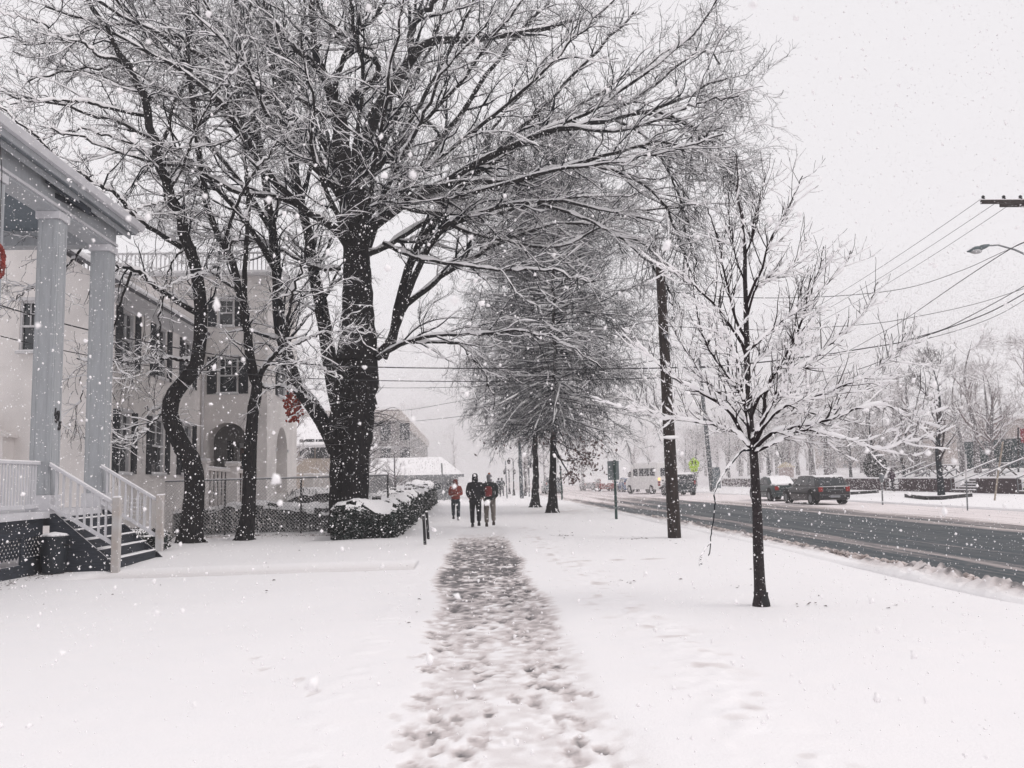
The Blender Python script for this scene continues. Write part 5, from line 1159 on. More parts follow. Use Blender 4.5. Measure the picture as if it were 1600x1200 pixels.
# thin posts in the distance
t, g, p = post('street_sign', 'thin grey sign post seen edge on beyond the hedge, left of the red jacket walker', 'road sign', 694, 782, 724, 2.6, METALG, -4)
b = MB(); b.box(p.x-.03, p.x+.03, p.y-.25, p.y+.25, p.z-.55, p.z); b.build('sign_plate', METALG, t)
post('thin_post', 'thin dark post right of the two walking men', 'post', 792.5, 779, 720, 2, METALG, -3)
post('thin_post', 'thin green post just right of the nearer street oak', 'post', 878.5, 782, 728, 2.6, GREENM, -3)
post('thin_post', 'thin grey post showing between the pole stub and the farther oak', 'post', 827, 776, 713, 2.2, METALG, -1)
def lantern(px, py, topy, label, two=True):
    g = ground(px, py); d = depth(g); p = at(px, topy, d); t = thing('street_lantern', label, 'street lamp', tuple(g), 'distant twin street lanterns')
    b = MB(); b.lathe(g, [(.14, 0), (.10, .5), (.06, .8), (.05, p.z)], 10); b.build('shaft', BLACKR, t)
    for s in ((-1, 1) if two else (0,)):
        b = MB(); q = Vector((p.x+s*.5, p.y, p.z-.1)); 
        if s: b.tube([p-Vector((0, 0, .3)), p+Vector((s*.3, 0, .05)), q+Vector((0, 0, .1))], .025, 6)
        b.lathe(q-Vector((0, 0, .45)), [(.06, 0), (.14, .1), (.17, .35), (.05, .5), (.02, .6)], 10); b.build('lantern', BLACKR, t, smooth=True)
lantern(803, 774, 716, 'distant twin headed street lantern left of the pole stub'); lantern(821, 775, 722, 'distant twin headed street lantern just right of the pole stub')
lantern(796, 772, 733, 'smallest distant street lantern behind the pole stub at its left')
# ================================================================== FAR SIDE: plaza, brick wall, steps, rails, fence
BRICK = bpy.data.materials.new('dark_brick'); BRICK.use_nodes = True; t = BRICK.node_tree; bt_ = N(t, 'ShaderNodeTexBrick'); bt_.inputs['Scale'].default_value = 4
bt_.inputs['Color1'].default_value = (.042, .018, .024, 1); bt_.inputs['Color2'].default_value = (.028, .014, .02, 1); bt_.inputs['Mortar'].default_value = (.075, .06, .065, 1)
tcc = N(t, 'ShaderNodeTexCoord'); sx_ = N(t, 'ShaderNodeSeparateXYZ'); cb_ = N(t, 'ShaderNodeCombineXYZ'); t.links.new(tcc.outputs['Object'], sx_.inputs[0]); t.links.new(sx_.outputs[1], cb_.inputs[0]); t.links.new(sx_.outputs[2], cb_.inputs[1]); t.links.new(cb_.outputs[0], bt_.inputs['Vector'])
t.links.new(bt_.outputs[0], t.nodes['Principled BSDF'].inputs['Base Color']); t.nodes['Principled BSDF'].inputs['Roughness'].default_value = .9
WXR = 33.0
gaps = []
for pxa, pxb in ((1386, 1408), (1488, 1530), (1592, 1660)):
    gaps.append(tuple(sorted((float(onX(pxa, 765, WXR).y), float(onX(pxb, 765, WXR).y)))))
yend = float(onX(1130, 760, WXR).y)
segs = [(gaps[0][1], yend), (gaps[1][1], gaps[0][0]), (gaps[2][1], gaps[1][0]), (20, gaps[2][0])]
labs = ['long low dark brick retaining wall behind the parked cars', 'low dark brick retaining wall right of the walking person and behind the planter tree', 'low dark brick retaining wall between the two flights of snowy steps', 'low dark brick retaining wall at the right frame edge']
for (ya, yb), lab in zip(segs, labs):
    t = thing('brick_wall', lab, 'wall', (WXR, (ya+yb)/2, 0), 'dark brick retaining walls')
    b = MB(); b.box(WXR-.15, WXR+.2, ya, yb, -.2, .93); b.build('brickwork', BRICK, t)
    b = MB(); n = max(2, int((yb-ya)/1.5))
    for i in range(n): y = ya+(yb-ya)*i/n; b.box(WXR-.2, WXR+.45, y, y+(yb-ya)/n, .933, 1.0+rg.uniform(0, .05))
    b.build('wall_snow', SNOW, t, bevel=.02)
for (ya, yb), lab in zip(gaps, ('snowy flight of steps behind the walking person', 'snowy flight of steps beside the tall planter tree', 'snowy flight of steps at the right edge')):
    t = thing('stone_steps', lab, 'steps', (WXR, ya, 0)); b = MB(); s = MB()
    for k in range(5):
        x = WXR-.1+k*.33; b.box(x, x+.34+(1.2 if k == 4 else 0), ya+.03, yb-.03, -.1, .17*(k+1)); s.box(x+.015, x+.33+(1.2 if k == 4 else 0), ya+.04, yb-.04, .17*(k+1)+.003, .17*(k+1)+.06)
    b.build('treads', mat('step_stone', (.06, .05, .055), .9, .2, 4), t); s.build('step_snow', SNOW, t)
    for y in (ya+.1, yb-.1):
        b = MB(); p0 = Vector((WXR-.1, y, .95)); p1 = Vector((WXR+3.2, y, 2.15)); b.tube([p0-Vector((0, 0, .9)), p0, p1, p1-Vector((0, 0, 1.2))], .04, 6); b.tube([p0-Vector((0, 0, .4)), p1-Vector((0, 0, .5))], .03, 6); h_ = b.build('handrail', METALG, t)
        b = MB(); b.bar(p0+Vector((0, 0, .05)), p1+Vector((0, 0, .05)), .07, .05); b.build('rail_snow', SNOW, h_)
# rails and tables on the terrace
for i, (pxa, pya, pxb, pyb) in enumerate(((1423, 748, 1452, 735), (1457, 748, 1494, 733), (1528, 745, 1560, 728))):
    X = 37.5; a, c_ = onX(pxa, pya, X), onX(pxb, pyb, X)
    t = thing('handrail', ('snowy sloping handrail left of the planter tree trunk', 'snowy sloping handrail right of the planter tree trunk', 'snowy sloping handrail below the green fence screen')[i], 'handrail', (a.x, a.y, 1.0), 'sloping handrails on the terrace')
    b = MB(); b.tube([Vector((a.x, a.y, .9)), a, c_, Vector((c_.x, c_.y, .9))], .05, 6); b.build('rail', METALG, t); b = MB(); b.bar(a+Vector((0, 0, .06)), c_+Vector((0, 0, .06)), .1, .07); b.build('rail_snow', SNOW, t)
WD = mat('bench_wood', (.06, .05, .05), .8, .2, 6, snow=.5, snoise=.1)
for i, (px, X) in enumerate(((1447, 39), (1484, 38), (1565, 38.5), (1407, 40))):
    c_ = onX(px, 745, X); z = 1.1
    t = thing('picnic_table', ('snowy picnic table left of the planter tree', 'snowy picnic table just right of the planter tree', 'snowy picnic table below the green fence screen', 'snowy picnic table right of the walking person')[i], 'table', (c_.x, c_.y, z), 'picnic tables on the terrace')
    b = MB(); b.box(c_.x-.4, c_.x+.4, c_.y-.9, c_.y+.9, z+.72, z+.77); b.build('table_top', WD, t); b = MB(); b.box(c_.x-.38, c_.x+.38, c_.y-.88, c_.y+.88, z+.773, z+.84); b.build('table_snow', SNOW, t)
    for s in (-1, 1):
        b = MB(); b.box(c_.x+s*.75-.15, c_.x+s*.75+.15, c_.y-.9, c_.y+.9, z+.42, z+.46); b.build('seat', WD, t)
        b = MB(); b.bar((c_.x-.7, c_.y+s*.6, z-.1), (c_.x+.2, c_.y+s*.6, z+.715), .06, .08); b.bar((c_.x+.7, c_.y+s*.66, z-.1), (c_.x-.2, c_.y+s*.66, z+.715), .06, .08); b.build('leg', WD, t)
fe = thing('tall_mesh_fence', 'tall fence with dark green windscreen and a pale open bay behind the terrace', 'fence', (44, 60, 1.4))
a, c_, e_ = onX(1476, 712, 45), onX(1508, 710, 45), onX(1640, 690, 45)
MB().box(44.98, 45.0, c_.y, e_.y, 1.5, 3.9).build('windscreen', mat('green_windscreen', (.025, .05, .055), .8, .3, .5), fe)
MB().box(44.98, 45.0, a.y+9, a.y+.2, 1.5, 3.5).build('pale_screen', mat('pale_windscreen', (.33, .31, .30), .8, .08, .6), fe)
b = MB()
for y in np.arange(e_.y, a.y+12, 3.1): b.tube([(45, y, .9), (45, y, 4.0)], .05, 6)
b.build('post', METALG, fe); b = MB(); b.tube([(45, e_.y, 4.0), (45, a.y+12, 3.95)], .04, 6); b.build('top_rail', TRIM, fe)
# planter edging, meters, slim posts
for i, (pts, lab) in enumerate((([(1415, 777), (1447, 781), (1470, 781), (1518, 776)], 'black raised planter edging around the tall far side tree'), ([(1330, 773), (1345, 772), (1372, 770)], 'short black planter edging behind the estate car'))):
    P = [ground(*q) for q in pts]; t = thing('planter_edging', lab, 'planter', tuple(P[0])); b = MB()
    for q, r in zip(P[:-1], P[1:]): b.bar(q+Vector((0, 0, .09)), r+Vector((0, 0, .09)), .12, .20)
    b.build('kerb_block', BLACKR, t, bevel=.01); b = MB()
    for q, r in zip(P[:-1], P[1:]): b.bar(q+Vector((0, 0, .21)), r+Vector((0, 0, .21)), .11, .03)
    b.build('edging_snow', SNOW, t)
t, g, p = post('parking_meter', 'parking meter on a slim post in front of the walking person', 'parking meter', 1379, 786, 752, 2.4, METALG, -1)
b = MB(); b.lathe((p.x, p.y, p.z-.05), [(.06, 0), (.11, .08), (.12, .3), (.09, .40), (.03, .45)], 12); b.build('meter_head', mat('meter_grey', (.17, .19, .2), .5, .1, 5, snow=.5), t, smooth=True)
t, g, p = post('slim_post', 'tall slim pale banded post on the far pavement, right of the planter tree', 'post', 1511.5, 794, 710, 2.2, METALG, -3)
b = MB(); q = g.lerp(p, .52); b.tube([q, p+Vector((0, 0, .02))], .036, 8); b.build('white_sleeve', TRIM, t)
t, g, p = post('leaning_sapling', 'pale leaning sapling trunk in front of the green fence screen', 'tree', 1553, 782, 690, 2.6, mat('pale_sapling_bark', (.34, .29, .24), .9, .2, 4), 14)
b = thing('banner_sign', 'small red banner on a dark post at the far right edge', 'sign', tuple(onX(1592, 740, 43)))
q = onX(1591, 740, 43); q2 = onX(1591, 668, 43); MB().tube([(q.x, q.y, .9), (q2.x, q2.y, q2.z)], .07, 8).build('shaft', BLACKR, b)
MB().box(q2.x+.05, q2.x+.09, q2.y-1.3, q2.y-.1, q2.z-1.2, q2.z-.1).build('banner', mat('red_banner', (.30, .03, .05), .7, .1, 3), b)
# round evergreen
t = thing('evergreen_bush', 'round snow dusted evergreen bush left of the walking person', 'bush', tuple(onX(1369, 752, 35.6)))
g = onX(1369, 752, 35.6); r = np.random.default_rng(2); n = 5000; u = nrm(r.normal(size=(n, 3))); c_ = u*np.array([.95, .95, 1.25])*(r.random((n, 1))**.25)+np.array([g.x, g.y, 1.95]); s = .10
a_ = nrm(r.normal(size=(n, 3))); v_ = nrm(np.cross(a_, r.normal(size=(n, 3)))); mesh_obj('foliage', np.stack([c_-a_*s, c_+v_*s*.5, c_+a_*s, c_-v_*s*.5], 1).reshape(-1, 3), np.arange(n*4).reshape(n, 4), HEDM, t)
# reddish campus block far right, small hut
BR2 = mat('haze_paled_red_brick', (.50, .41, .40), .9, .12, 1)  # brick paled so that its colour carries the distance haze
def block(label, x0, x1, y0, y1, z1, m, rows, nwin, snowtop=True, name='building', z0=0, face='x0', roofz=0):
    t = thing(name, label, 'building', (x0, y0, 0)); 
    b = MB(); b.box(x0, x1, y0, y1, z0-.3, z1); b.build('walls', m, t)
    if snowtop: MB().box(x0-.3, x1+.3, y0-.3, y1+.3, z1+.003, z1+.35).build('roof_snow', SNOW, t)
    for k in range(rows):
        for i in range(nwin):
            z = z0+1.0+k*3.3; y = y0+(y1-y0)*(i+.5)/nwin; w_ = min(.7, (y1-y0)/nwin*.3)
            if face == 'x0': w = MB().box(x0-.06, x0-.003, y-w_, y+w_, z, z+1.7).build('window', mat('haze_paled_glass', (.16, .16, .17), .5, .1, 2) if i == 0 and k == 0 else bpy.data.materials['haze_paled_glass'], t)  # pane colour lightened in place of haze in the air
            else: w = MB().box(x1+.003, x1+.06, y-w_, y+w_, z, z+1.7).build('window', mat('haze_paled_glass', (.16, .16, .17), .5, .1, 2) if i == 0 and k == 0 else bpy.data.materials['haze_paled_glass'], t)
    return t
block('long reddish brick block half hidden behind the trees at the right edge', 78, 92, 60, 105, 12, BR2, 3, 9)
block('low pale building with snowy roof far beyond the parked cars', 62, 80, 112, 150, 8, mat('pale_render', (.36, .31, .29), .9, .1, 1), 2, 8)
hut = thing('garden_hut', 'small hut with a pale yellow conical roof behind the snow covered sedan', 'hut', tuple(onX(1229, 745, 35))); q = onX(1229, 745, 35)
MB().box(q.x-.6, q.x+.6, q.y-.6, q.y+.6, .8, 2.1).build('walls', BR2, hut); b = MB(); b.lathe((q.x, q.y, 2.103), [(1.0, 0), (.6, .35), (.05, .6)], 12); b.build('roof', mat('straw_roof', (.50, .42, .30), .9, .1, 4), hut)
# left-hand distance: brick building receding, low snowy pavilion, beige house
FARGL = mat('haze_paled_far_glass', (.15, .155, .16), .5, .1, 2)  # glass colour raised to imitate haze in front of it
BRL = mat('haze_paled_brick', (.22, .205, .205), .9, .25, 1.2)  # brick colour lightened as if seen through haze
X = -6.5; ya = float(onX(622, 640, X).y); yb = 158; z1 = float(onX(622, 640, X).z); x0 = float(onY(560, 640, ya).x)
t = thing('brick_building', 'long hazy three storey brick building with a pale cornice left of the path', 'building', (X, ya, 0))
MB().box(x0-8, X, ya, yb, -.3, z1-1.1).build('walls', BRL, t); MB().box(x0-8.2, X+.25, ya-.25, yb+.2, z1-1.097, z1).build('cornice', mat('pale_cornice', (.42, .38, .36), .9, .1, 1), t); MB().box(x0-8.1, X+.2, ya-.2, yb+.2, z1+.003, z1+.35).build('roof_snow', SNOW, t)
for k in range(3):
    for i in range(14): y = ya+3+i*5; MB().box(X+.003, X+.06, y-.7, y+.7, .9+k*2.4, 2.6+k*2.4).build('window', FARGL, t)
    for i in range(3): x = x0+.8+i*1.9; MB().box(x-.5, x+.5, ya-.06, ya-.003, .9+k*2.4, 2.6+k*2.4).build('window', GLASSD, t)
MB().box(x0, X+.1, ya-.12, ya-.065, 4.9, 5.1).build('string_course', TRIM, t)
# pavilion
Y0 = 72; pl_, pr_ = onY(655, 740, Y0), onY(724, 741, Y0); rt_ = onY(697, 720, Y0+4)
t = thing('pavilion', 'low building with a broad snowy hipped roof behind the walkers', 'building', (pl_.x, Y0, 0))
ez = float(pr_.z); rz_ = ez+1.6
V = [(pl_.x-6, Y0, ez), (pr_.x, Y0, ez), (pr_.x, Y0+12, ez), (pl_.x-6, Y0+12, ez), (pl_.x-4, Y0+5, rz_), (pr_.x-1.9, Y0+5, rz_), (pr_.x-1.9, Y0+7, rz_), (pl_.x-4, Y0+7, rz_)]
b = MB(); b.add(V, [(0, 1, 5, 4), (1, 2, 6, 5), (2, 3, 7, 6), (3, 0, 4, 7), (4, 5, 6, 7), (3, 2, 1, 0)]); b.build('snowy_roof', SNOW, t)
MB().box(pl_.x-5.4, pr_.x-.5, Y0+.6, Y0+11.5, -.2, ez-.003).build('walls', mat('pavilion_walls', (.24, .25, .26), .9, .3, .8), t)
MB().box(pl_.x-6.05, pr_.x+.05, Y0-.06, Y0-.004, ez-.22, ez+.02).build('fascia', mat('pavilion_fascia', (.25, .26, .27), .8, .1, 1), t)
for i in range(5): x = pr_.x-1.0-i*1.1; MB().box(x-.35, x+.35, Y0+.54, Y0+.597, .9, ez-.7).build('window', GLASSD, t)
# beige house between the cream house and the trunk
Y2_ = 60; a, c_ = onY(440, 680, Y2_), onY(545, 680, Y2_); zt = float(onY(490, 688, Y2_).z)
t = thing('beige_house', 'beige house with a snowy roof edge showing left of the huge trunk', 'house', (a.x, Y2_, 0))
MB().box(a.x-3, c_.x, Y2_, Y2_+9, -.2, zt-.5).build('walls', mat('beige_render', (.40, .34, .29), .9, .06, 1), t); MB().box(a.x-3.2, c_.x+.2, Y2_-.3, Y2_+9, zt-.497, zt-.38).build('cornice', TRIM, t)
b = MB(); b.prism([(Y2_-.35, zt-.37), (Y2_-.35, zt-.25), (Y2_+4, zt+1.9), (Y2_+9, zt-.25), (Y2_+9, zt-.37)], 0, a.x-3.2, c_.x+.2); b.build('snowy_roof', SNOW, t)
for px, py in ((533, 742), (480, 700), (505, 700)):
    q = onY(px, py, Y2_); MB().box(q.x-.5, q.x+.5, Y2_-.06, Y2_-.003, q.z-.7, q.z+.6).build('window', GLASSD, t)
# red wreath at the corner of the cream house
q = onY(459, 634, WY-2.5); t = thing('red_wreath', 'rusty red leafy wreath hanging high at the corner of the cream house', 'wreath', tuple(q)); b = MB()
for i in range(150):
    a_ = rg.uniform(0, 6.28); rr_ = rg.gauss(.26, .09); b.blob((q.x+rr_*math.cos(a_)*.8, q.y+rg.gauss(0, .08), q.z+rr_*1.45*math.sin(a_)), (.05, .03, .06), rg, 1, .5)
b.build('leaves', mat('rusty_red_leaf', (.32, .04, .02), .8, .5, 9), t); MB().tube([tuple(q+Vector((0, 0, .35))), tuple(q+Vector((-.05, .02, 1.1)))], .008, 5).build('string', WIREM, t)
# ================================================================== VEHICLES
def loft(secs, m, name, parent, smooth=True, bevel=0):
    b = MB(); n = len(secs[0]); 
    vs = [v for s in secs for v in s]; fs = []
    for i in range(len(secs)-1):
        for k in range(n): k2 = (k+1) % n; fs.append((i*n+k, i*n+k2, (i+1)*n+k2, (i+1)*n+k))
    fs += [tuple(reversed(range(n))), tuple((len(secs)-1)*n+k for k in range(n))]
    b.add(vs, fs); return b.build(name, m, parent, smooth=smooth, bevel=bevel)
def car(name, label, x, y, col, L=4.6, W=1.8, H=1.45, kind='estate', snow='roof', rz=0, group='cars parked along the far kerb', z=-.07, lights=True, cat='car'):
    t = thing(name, label, cat, (0, 0, 0), group)
    paint = mat(name+'_paint', col, .35, .12, 2, coat=.3, snow=.93, snoise=.04)
    hw = W/2; belt = H*.60; hood = H*.56
    # body: stations (y, half width, bottom z, top z), rear bumper at y=0
    if kind == 'sedan': st = [(0, .86, .40, .62*H), (.10, .93, .24, .66*H), (.5, .98, .2, .67*H), (1.2, 1, .2, .655*H), (2.3, 1, .2, .62*H), (3.3, 1, .2, .60*H), (4.2*L/4.6, .95, .22, .53*H), (L-.12, .88, .26, .47*H), (L, .78, .36, .40*H)]
    elif kind == 'van': st = [(0, .92, .35, .6*H), (.1, .98, .3, .62*H), (1, 1, .28, .62*H), (L*.5, 1, .28, .62*H), (L*.8, 1, .28, .58*H), (L*.92, .97, .3, .5*H), (L, .88, .36, .42*H)]
    else: st = [(0, .88, .38, .60*H), (.10, .95, .26, .62*H), (.6, .99, .22, .62*H), (2.0, 1, .2, .61*H), (3.2*L/4.6, 1, .2, .60*H), (4.1*L/4.6, .96, .22, .54*H), (L-.12, .88, .26, .48*H), (L, .78, .36, .40*H)]
    secs = []
    for (yy, k, z0, z1) in st:
        w_ = hw*k; secs.append([(-w_*.93, yy, z0), (w_*.93, yy, z0), (w_, yy, z0+(z1-z0)*.35), (w_*1.0, yy, z0+(z1-z0)*.65), (w_*.94, yy, z1-.03), (w_*.80, yy, z1), (-w_*.80, yy, z1), (-w_*.94, yy, z1-.03), (-w_*1.0, yy, z0+(z1-z0)*.65), (-w_, yy, z0+(z1-z0)*.35)])
    body = loft(secs, paint, 'body', t)
    # cabin with sloping glass
    prof = {'sedan': [(.85, .66*H), (1.45, .965*H), (1.9, H), (2.5, .985*H), (3.45, .615*H)], 'estate': [(.06, .60*H), (.50, .93*H), (1.0, .99*H), (2.2, H), (2.75, .97*H), (3.6, .60*H)],
            'suv': [(.03, .60*H), (.14, .93*H), (.5, H), (2.3, H), (2.8, .97*H), (3.5, .60*H)], 'van': [(.02, .6*H), (.05, .95*H), (.25, H), (L*.62, H), (L*.72, .97*H), (L*.90, .56*H)]}[kind]
    ct = .76 if kind != 'van' else .86; cb = .90 if kind != 'van' else .98
    f = lambda zz: cb+(ct-cb)*(zz-.6*H)/(.4*H)
    secs = []
    top = [(yy, zz) for yy, zz in prof]
    b = MB(); n = len(top); left = [(-hw*f(zz), yy, zz) for yy, zz in top]; right = [(hw*f(zz), yy, zz) for yy, zz in top]
    b.add(left+right, [tuple(range(n)), tuple(reversed(range(n, 2*n)))]+[(i, i+1, n+i+1, n+i) for i in range(n-1)]+[(0, n, 2*n-1, n-1)])
    cab = b.build('cabin', paint, t, bevel=.05, smooth=True)
    # glass: rear, windscreen, side strips divided by pillars
    def quad(p0, p1, inset, off, name_, m_=GLASSD):
        (ya_, za), (yb_, zb) = p0, p1; na = Vector((0, -(zb-za), (yb_-ya_))).normalized()
        if na.z < 0: na = -na
        v = []
        for (yy, zz, s) in ((ya_+(yb_-ya_)*inset, za+(zb-za)*inset, 0), (yb_-(yb_-ya_)*inset, zb-(zb-za)*inset, 1)):
            w_ = hw*f(zz)-.09; v += [(-w_, yy, zz), (w_, yy, zz)]
        o_ = [Vector(q)+na*off for q in v]; i_ = [Vector(q)-na*.02 for q in v]
        MB().add(o_+i_, [(0, 1, 3, 2), (4, 6, 7, 5), (0, 4, 5, 1), (2, 3, 7, 6), (0, 2, 6, 4), (1, 5, 7, 3)]).build(name_, m_, t, bevel=.004)
    rear_p = (prof[0], prof[1]); front_p = (prof[-1], prof[-2])
    quad(rear_p[0], rear_p[1], .14, .014, 'rear_window'); quad((front_p[1][0], front_p[1][1]), (front_p[0][0], front_p[0][1]), .10, .014, 'windscreen')
    ys0, ys1 = prof[1][0], prof[-2][0]; zb_, zt_ = .655*H, .92*H
    def sidewin(s, a0, a1, b0, b1):
        v = []
        for off in (.014, -.02):
            for yy, zz in ((a0, zb_), (a1, zb_), (b1, zt_), (b0, zt_)): v.append((s*(hw*f(zz)+off), yy, zz))
        MB().add(v, [(0, 1, 2, 3), (7, 6, 5, 4), (0, 4, 5, 1), (1, 5, 6, 2), (2, 6, 7, 3), (3, 7, 4, 0)]).build('side_window', GLASSD, t)
    yA = prof[0][0]+(.35 if kind in ('sedan', 'estate') else .25); yZ = prof[-1][0]-.22; tA = ys0+.12; tZ = ys1-.05
    for s in (-1, 1):
        cuts = [0, .30, .62, 1] if kind != 'sedan' else [0, .5, 1]
        for i in range(len(cuts)-1):
            a0 = yA+(yZ-yA)*cuts[i]+.03; a1 = yA+(yZ-yA)*cuts[i+1]-.03; b0 = tA+(tZ-tA)*cuts[i]+.03; b1 = tA+(tZ-tA)*cuts[i+1]-.03; sidewin(s, a0, a1, b0, b1)
        b = MB(); b.blob((s*(hw+.09), yZ-.15, zb_+.04), (.09, .05, .07), rg, 2, .03); b.build('mirror', paint, t, smooth=True)
        b = MB(); b.box(*sorted((s*hw*1.001, s*(hw+.012))), .9, L-1.1, .36*H, .40*H); b.build('side_strip', BLACKR, t)
    # wheels in dark arches
    for yy in (.85, L-.85):
        for s in (-1, 1):
            b = MB(); b.tube([(s*(hw-.30), yy, .40), (s*(hw+.006), yy, .40)], .40, 22); b.build('wheel_arch', BLACKR, t)
            b = MB(); b.tube([(s*(hw-.2), yy, .31), (s*(hw-.19), yy, .31), (s*(hw+.0), yy, .31), (s*(hw+.012), yy, .31)], [.27, .32, .32, .29], 22); wh = b.build('tyre', BLACKR, t, smooth=True)
            b = MB(); b.tube([(s*(hw+.0), yy, .31), (s*(hw+.02), yy, .31)], .20, 18); b.build('rim', METALG, wh)
    # rear details
    b = MB(); b.box(-hw*.86, hw*.86, -.06, .05, .34, .50); b.build('rear_bumper', paint if kind != 'van' else BLACKR, t, bevel=.02)
    LR_ = mat('tail_light_red', (.26, .012, .01), .25, .2, 5)
    for s in (-1, 1):
        if kind == 'suv' or kind == 'van': b = MB(); b.box(*sorted((s*hw*.90, s*hw*.74)), -.012, .1, .50*H, .66*H)
        else: b = MB(); b.box(*sorted((s*hw*.90, s*hw*.66)), -.015, .16, .44*H, .60*H)
        b.build('tail_light', LR_, t, bevel=.012)
        b = MB(); b.box(*sorted((s*hw*.80, s*hw*.55)), L-.14, L-.02, .36*H, .44*H); b.build('headlight', TRIM, t, bevel=.01)
    MB().box(-.26, .26, -.075, -.062, .36, .47).build('number_plate', mat('plate_grey', (.25, .26, .28), .5, .1, 20), t)
    MB().box(-hw*.5, hw*.5, -.02, .02, .49*H, .51*H).build('boot_trim', METALG, t)
    # snow
    if snow in ('roof', 'all'):
        sb = MB()
        y0_, y1_ = prof[1][0]+.06, prof[-2][0]-.05; zt = lambda yy: float(np.interp(yy, [q[0] for q in prof], [q[1] for q in prof]))
        ny = 14; wv = hw*ct-.07
        for i in range(ny):
            a, c2 = y0_+(y1_-y0_)*i/ny, y0_+(y1_-y0_)*(i+1)/ny; h = .03+rg.uniform(0, .025); sb.add([(-wv, a, zt(a)-.01), (wv, a, zt(a)-.01), (wv, c2, zt(c2)-.01), (-wv, c2, zt(c2)-.01), (-wv+.05, a, zt(a)+h), (wv-.05, a, zt(a)+h), (wv-.05, c2, zt(c2)+h), (-wv+.05, c2, zt(c2)+h)], [(0, 1, 5, 4), (1, 2, 6, 5), (2, 3, 7, 6), (3, 0, 4, 7), (4, 5, 6, 7)])
        if snow == 'all':
            (ya_, za), (yb_, zb) = prof[0], prof[1]; wv = hw*.76
            sb.add([(-wv, ya_-.02, za+.0), (wv, ya_-.02, za+.0), (wv*.9, yb_-.02, zb+.04), (-wv*.9, yb_-.02, zb+.04), (-wv, ya_+.06, za-.02), (wv, ya_+.06, za-.02)], [(0, 1, 2, 3), (4, 5, 1, 0)])
            sb.box(-hw*.84, hw*.84, .06, prof[0][0]+.06, st[1][3]-.015, st[1][3]+.06)
            (ya_, za), (yb_, zb) = prof[-1], prof[-2]; sb.add([(-wv, ya_+.03, za+.02), (wv, ya_+.03, za+.02), (wv*.9, yb_+.03, zb+.03), (-wv*.9, yb_+.03, zb+.03)], [(0, 1, 2, 3)])
            sb.box(-hw*.8, hw*.8, prof[-1][0]+.05, L-.3, st[-3][3]-.02, .615*H)
        sb.build('snow_cover', SNOW, t)
    t.location = (x, y, z); t.rotation_euler = (0, 0, rz); return t
rl = onX(1287, 787, 19.0); CX = 19.9
car('estate_car', 'black estate car with red tail lamps parked nearest on the far side', 18.75, 43.2, (.005, .006, .010), 4.95, 1.82, 1.50, 'estate', 'none', R_(1))
car('sedan', 'dark green sedan with snow covered rear window ahead of the black estate car', 19.2, 50.6, (.022, .040, .042), 4.8, 1.82, 1.45, 'sedan', 'all')
sv = ground(1067, 775, -.1)
car('dark_suv', 'dark blue green sport utility vehicle seen square from behind right of the near utility pole', sv.x+.2, sv.y-.1, (.016, .028, .034), 4.8, 1.95, 1.80, 'suv', 'roof', group='vehicles moving away on the far lane')
bl = ground(988, 769, -.1); car('blue_car', 'bright blue car beyond the shuttle van, nearest of the hazy row', bl.x, bl.y, (.03, .10, .24), 4.4, 1.8, 1.5, 'suv', 'roof', group='hazy cars at the far end of the road')
rdc = ground(961, 769, -.1); car('red_car', 'dull red car left of the blue car in the hazy row', rdc.x, rdc.y+5, (.22, .05, .045), 4.4, 1.8, 1.45, 'estate', 'all', group='hazy cars at the far end of the road')
wc = ground(940, 768, -.1); car('snowed_car', 'snow buried pale car at the left end of the hazy row', wc.x, wc.y+8, (.25, .26, .27), 4.5, 1.8, 1.45, 'sedan', 'all', group='hazy cars at the far end of the road')
gc = ground(883, 775, -.05); car('grey_van', 'grey blue van just right of the nearer street oak', gc.x+.3, gc.y+12, (.11, .14, .15), 4.8, 1.9, 1.8, 'suv', 'roof', cat='van', group='hazy cars at the far end of the road')
# white shuttle van, turned side-on
sh = thing('shuttle_van', 'white shuttle van with an amber lamp partly behind the near utility pole', 'van', (0, 0, 0))
WV = mat('white_van_paint', (.80, .79, .78), .45, .05, 2, coat=.2)
L, W, H = 7.0, 2.2, 2.85; hw = W/2
secs = []
for (yy, k, z0, z1, kt) in ((0, .96, .45, H-.10, .86), (.12, 1, .42, H, .9), (2.5, 1, .42, H, .9), (5.0, 1, .42, H, .9), (5.5, 1, .42, H-.12, .88), (6.0, .98, .42, 1.75, .84), (6.9, .92, .45, 1.35, .84), (7.0, .85, .5, 1.2, .8)):
    w_ = hw*k; zm = z0+(z1-z0)*.45; secs.append([(-w_*.97, yy, z0), (w_*.97, yy, z0), (w_, yy, zm), (w_*.98, yy, z1-.28), (w_*kt, yy, z1), (-w_*kt, yy, z1), (-w_*.98, yy, z1-.28), (-w_, yy, zm)])
loft(secs, WV, 'body', sh)
for s in (-1, 1):
    for ya_, yb_ in ((.35, 1.35), (1.5, 2.5), (2.65, 3.65), (3.9, 4.9)): MB().box(*sorted((s*(hw-.03), s*(hw+.012))), ya_, yb_, 1.65, 2.35).build('side_window', GLASSD, sh, bevel=.01)
    for yy in (1.2, 5.9):
        b = MB(); b.tube([(s*(hw-.3), yy, .42), (s*(hw+.015), yy, .42)], .42, 20); w = b.build('tyre', BLACKR, sh); b = MB(); b.tube([(s*(hw), yy, .42), (s*(hw+.03), yy, .42)], .22, 16); b.build('rim', TRIM, w)
    MB().box(*sorted((s*(hw-.35), s*(hw-.10))), -.02, .1, .75, 1.15).build('tail_light', mat('van_tail_red', (.2, .02, .02), .3, .2, 4), sh)
    MB().box(*sorted((s*(hw+.02), s*(hw+.3))), 5.4, 5.5, 1.6, 2.1).build('mirror', BLACKR, sh, bevel=.02)
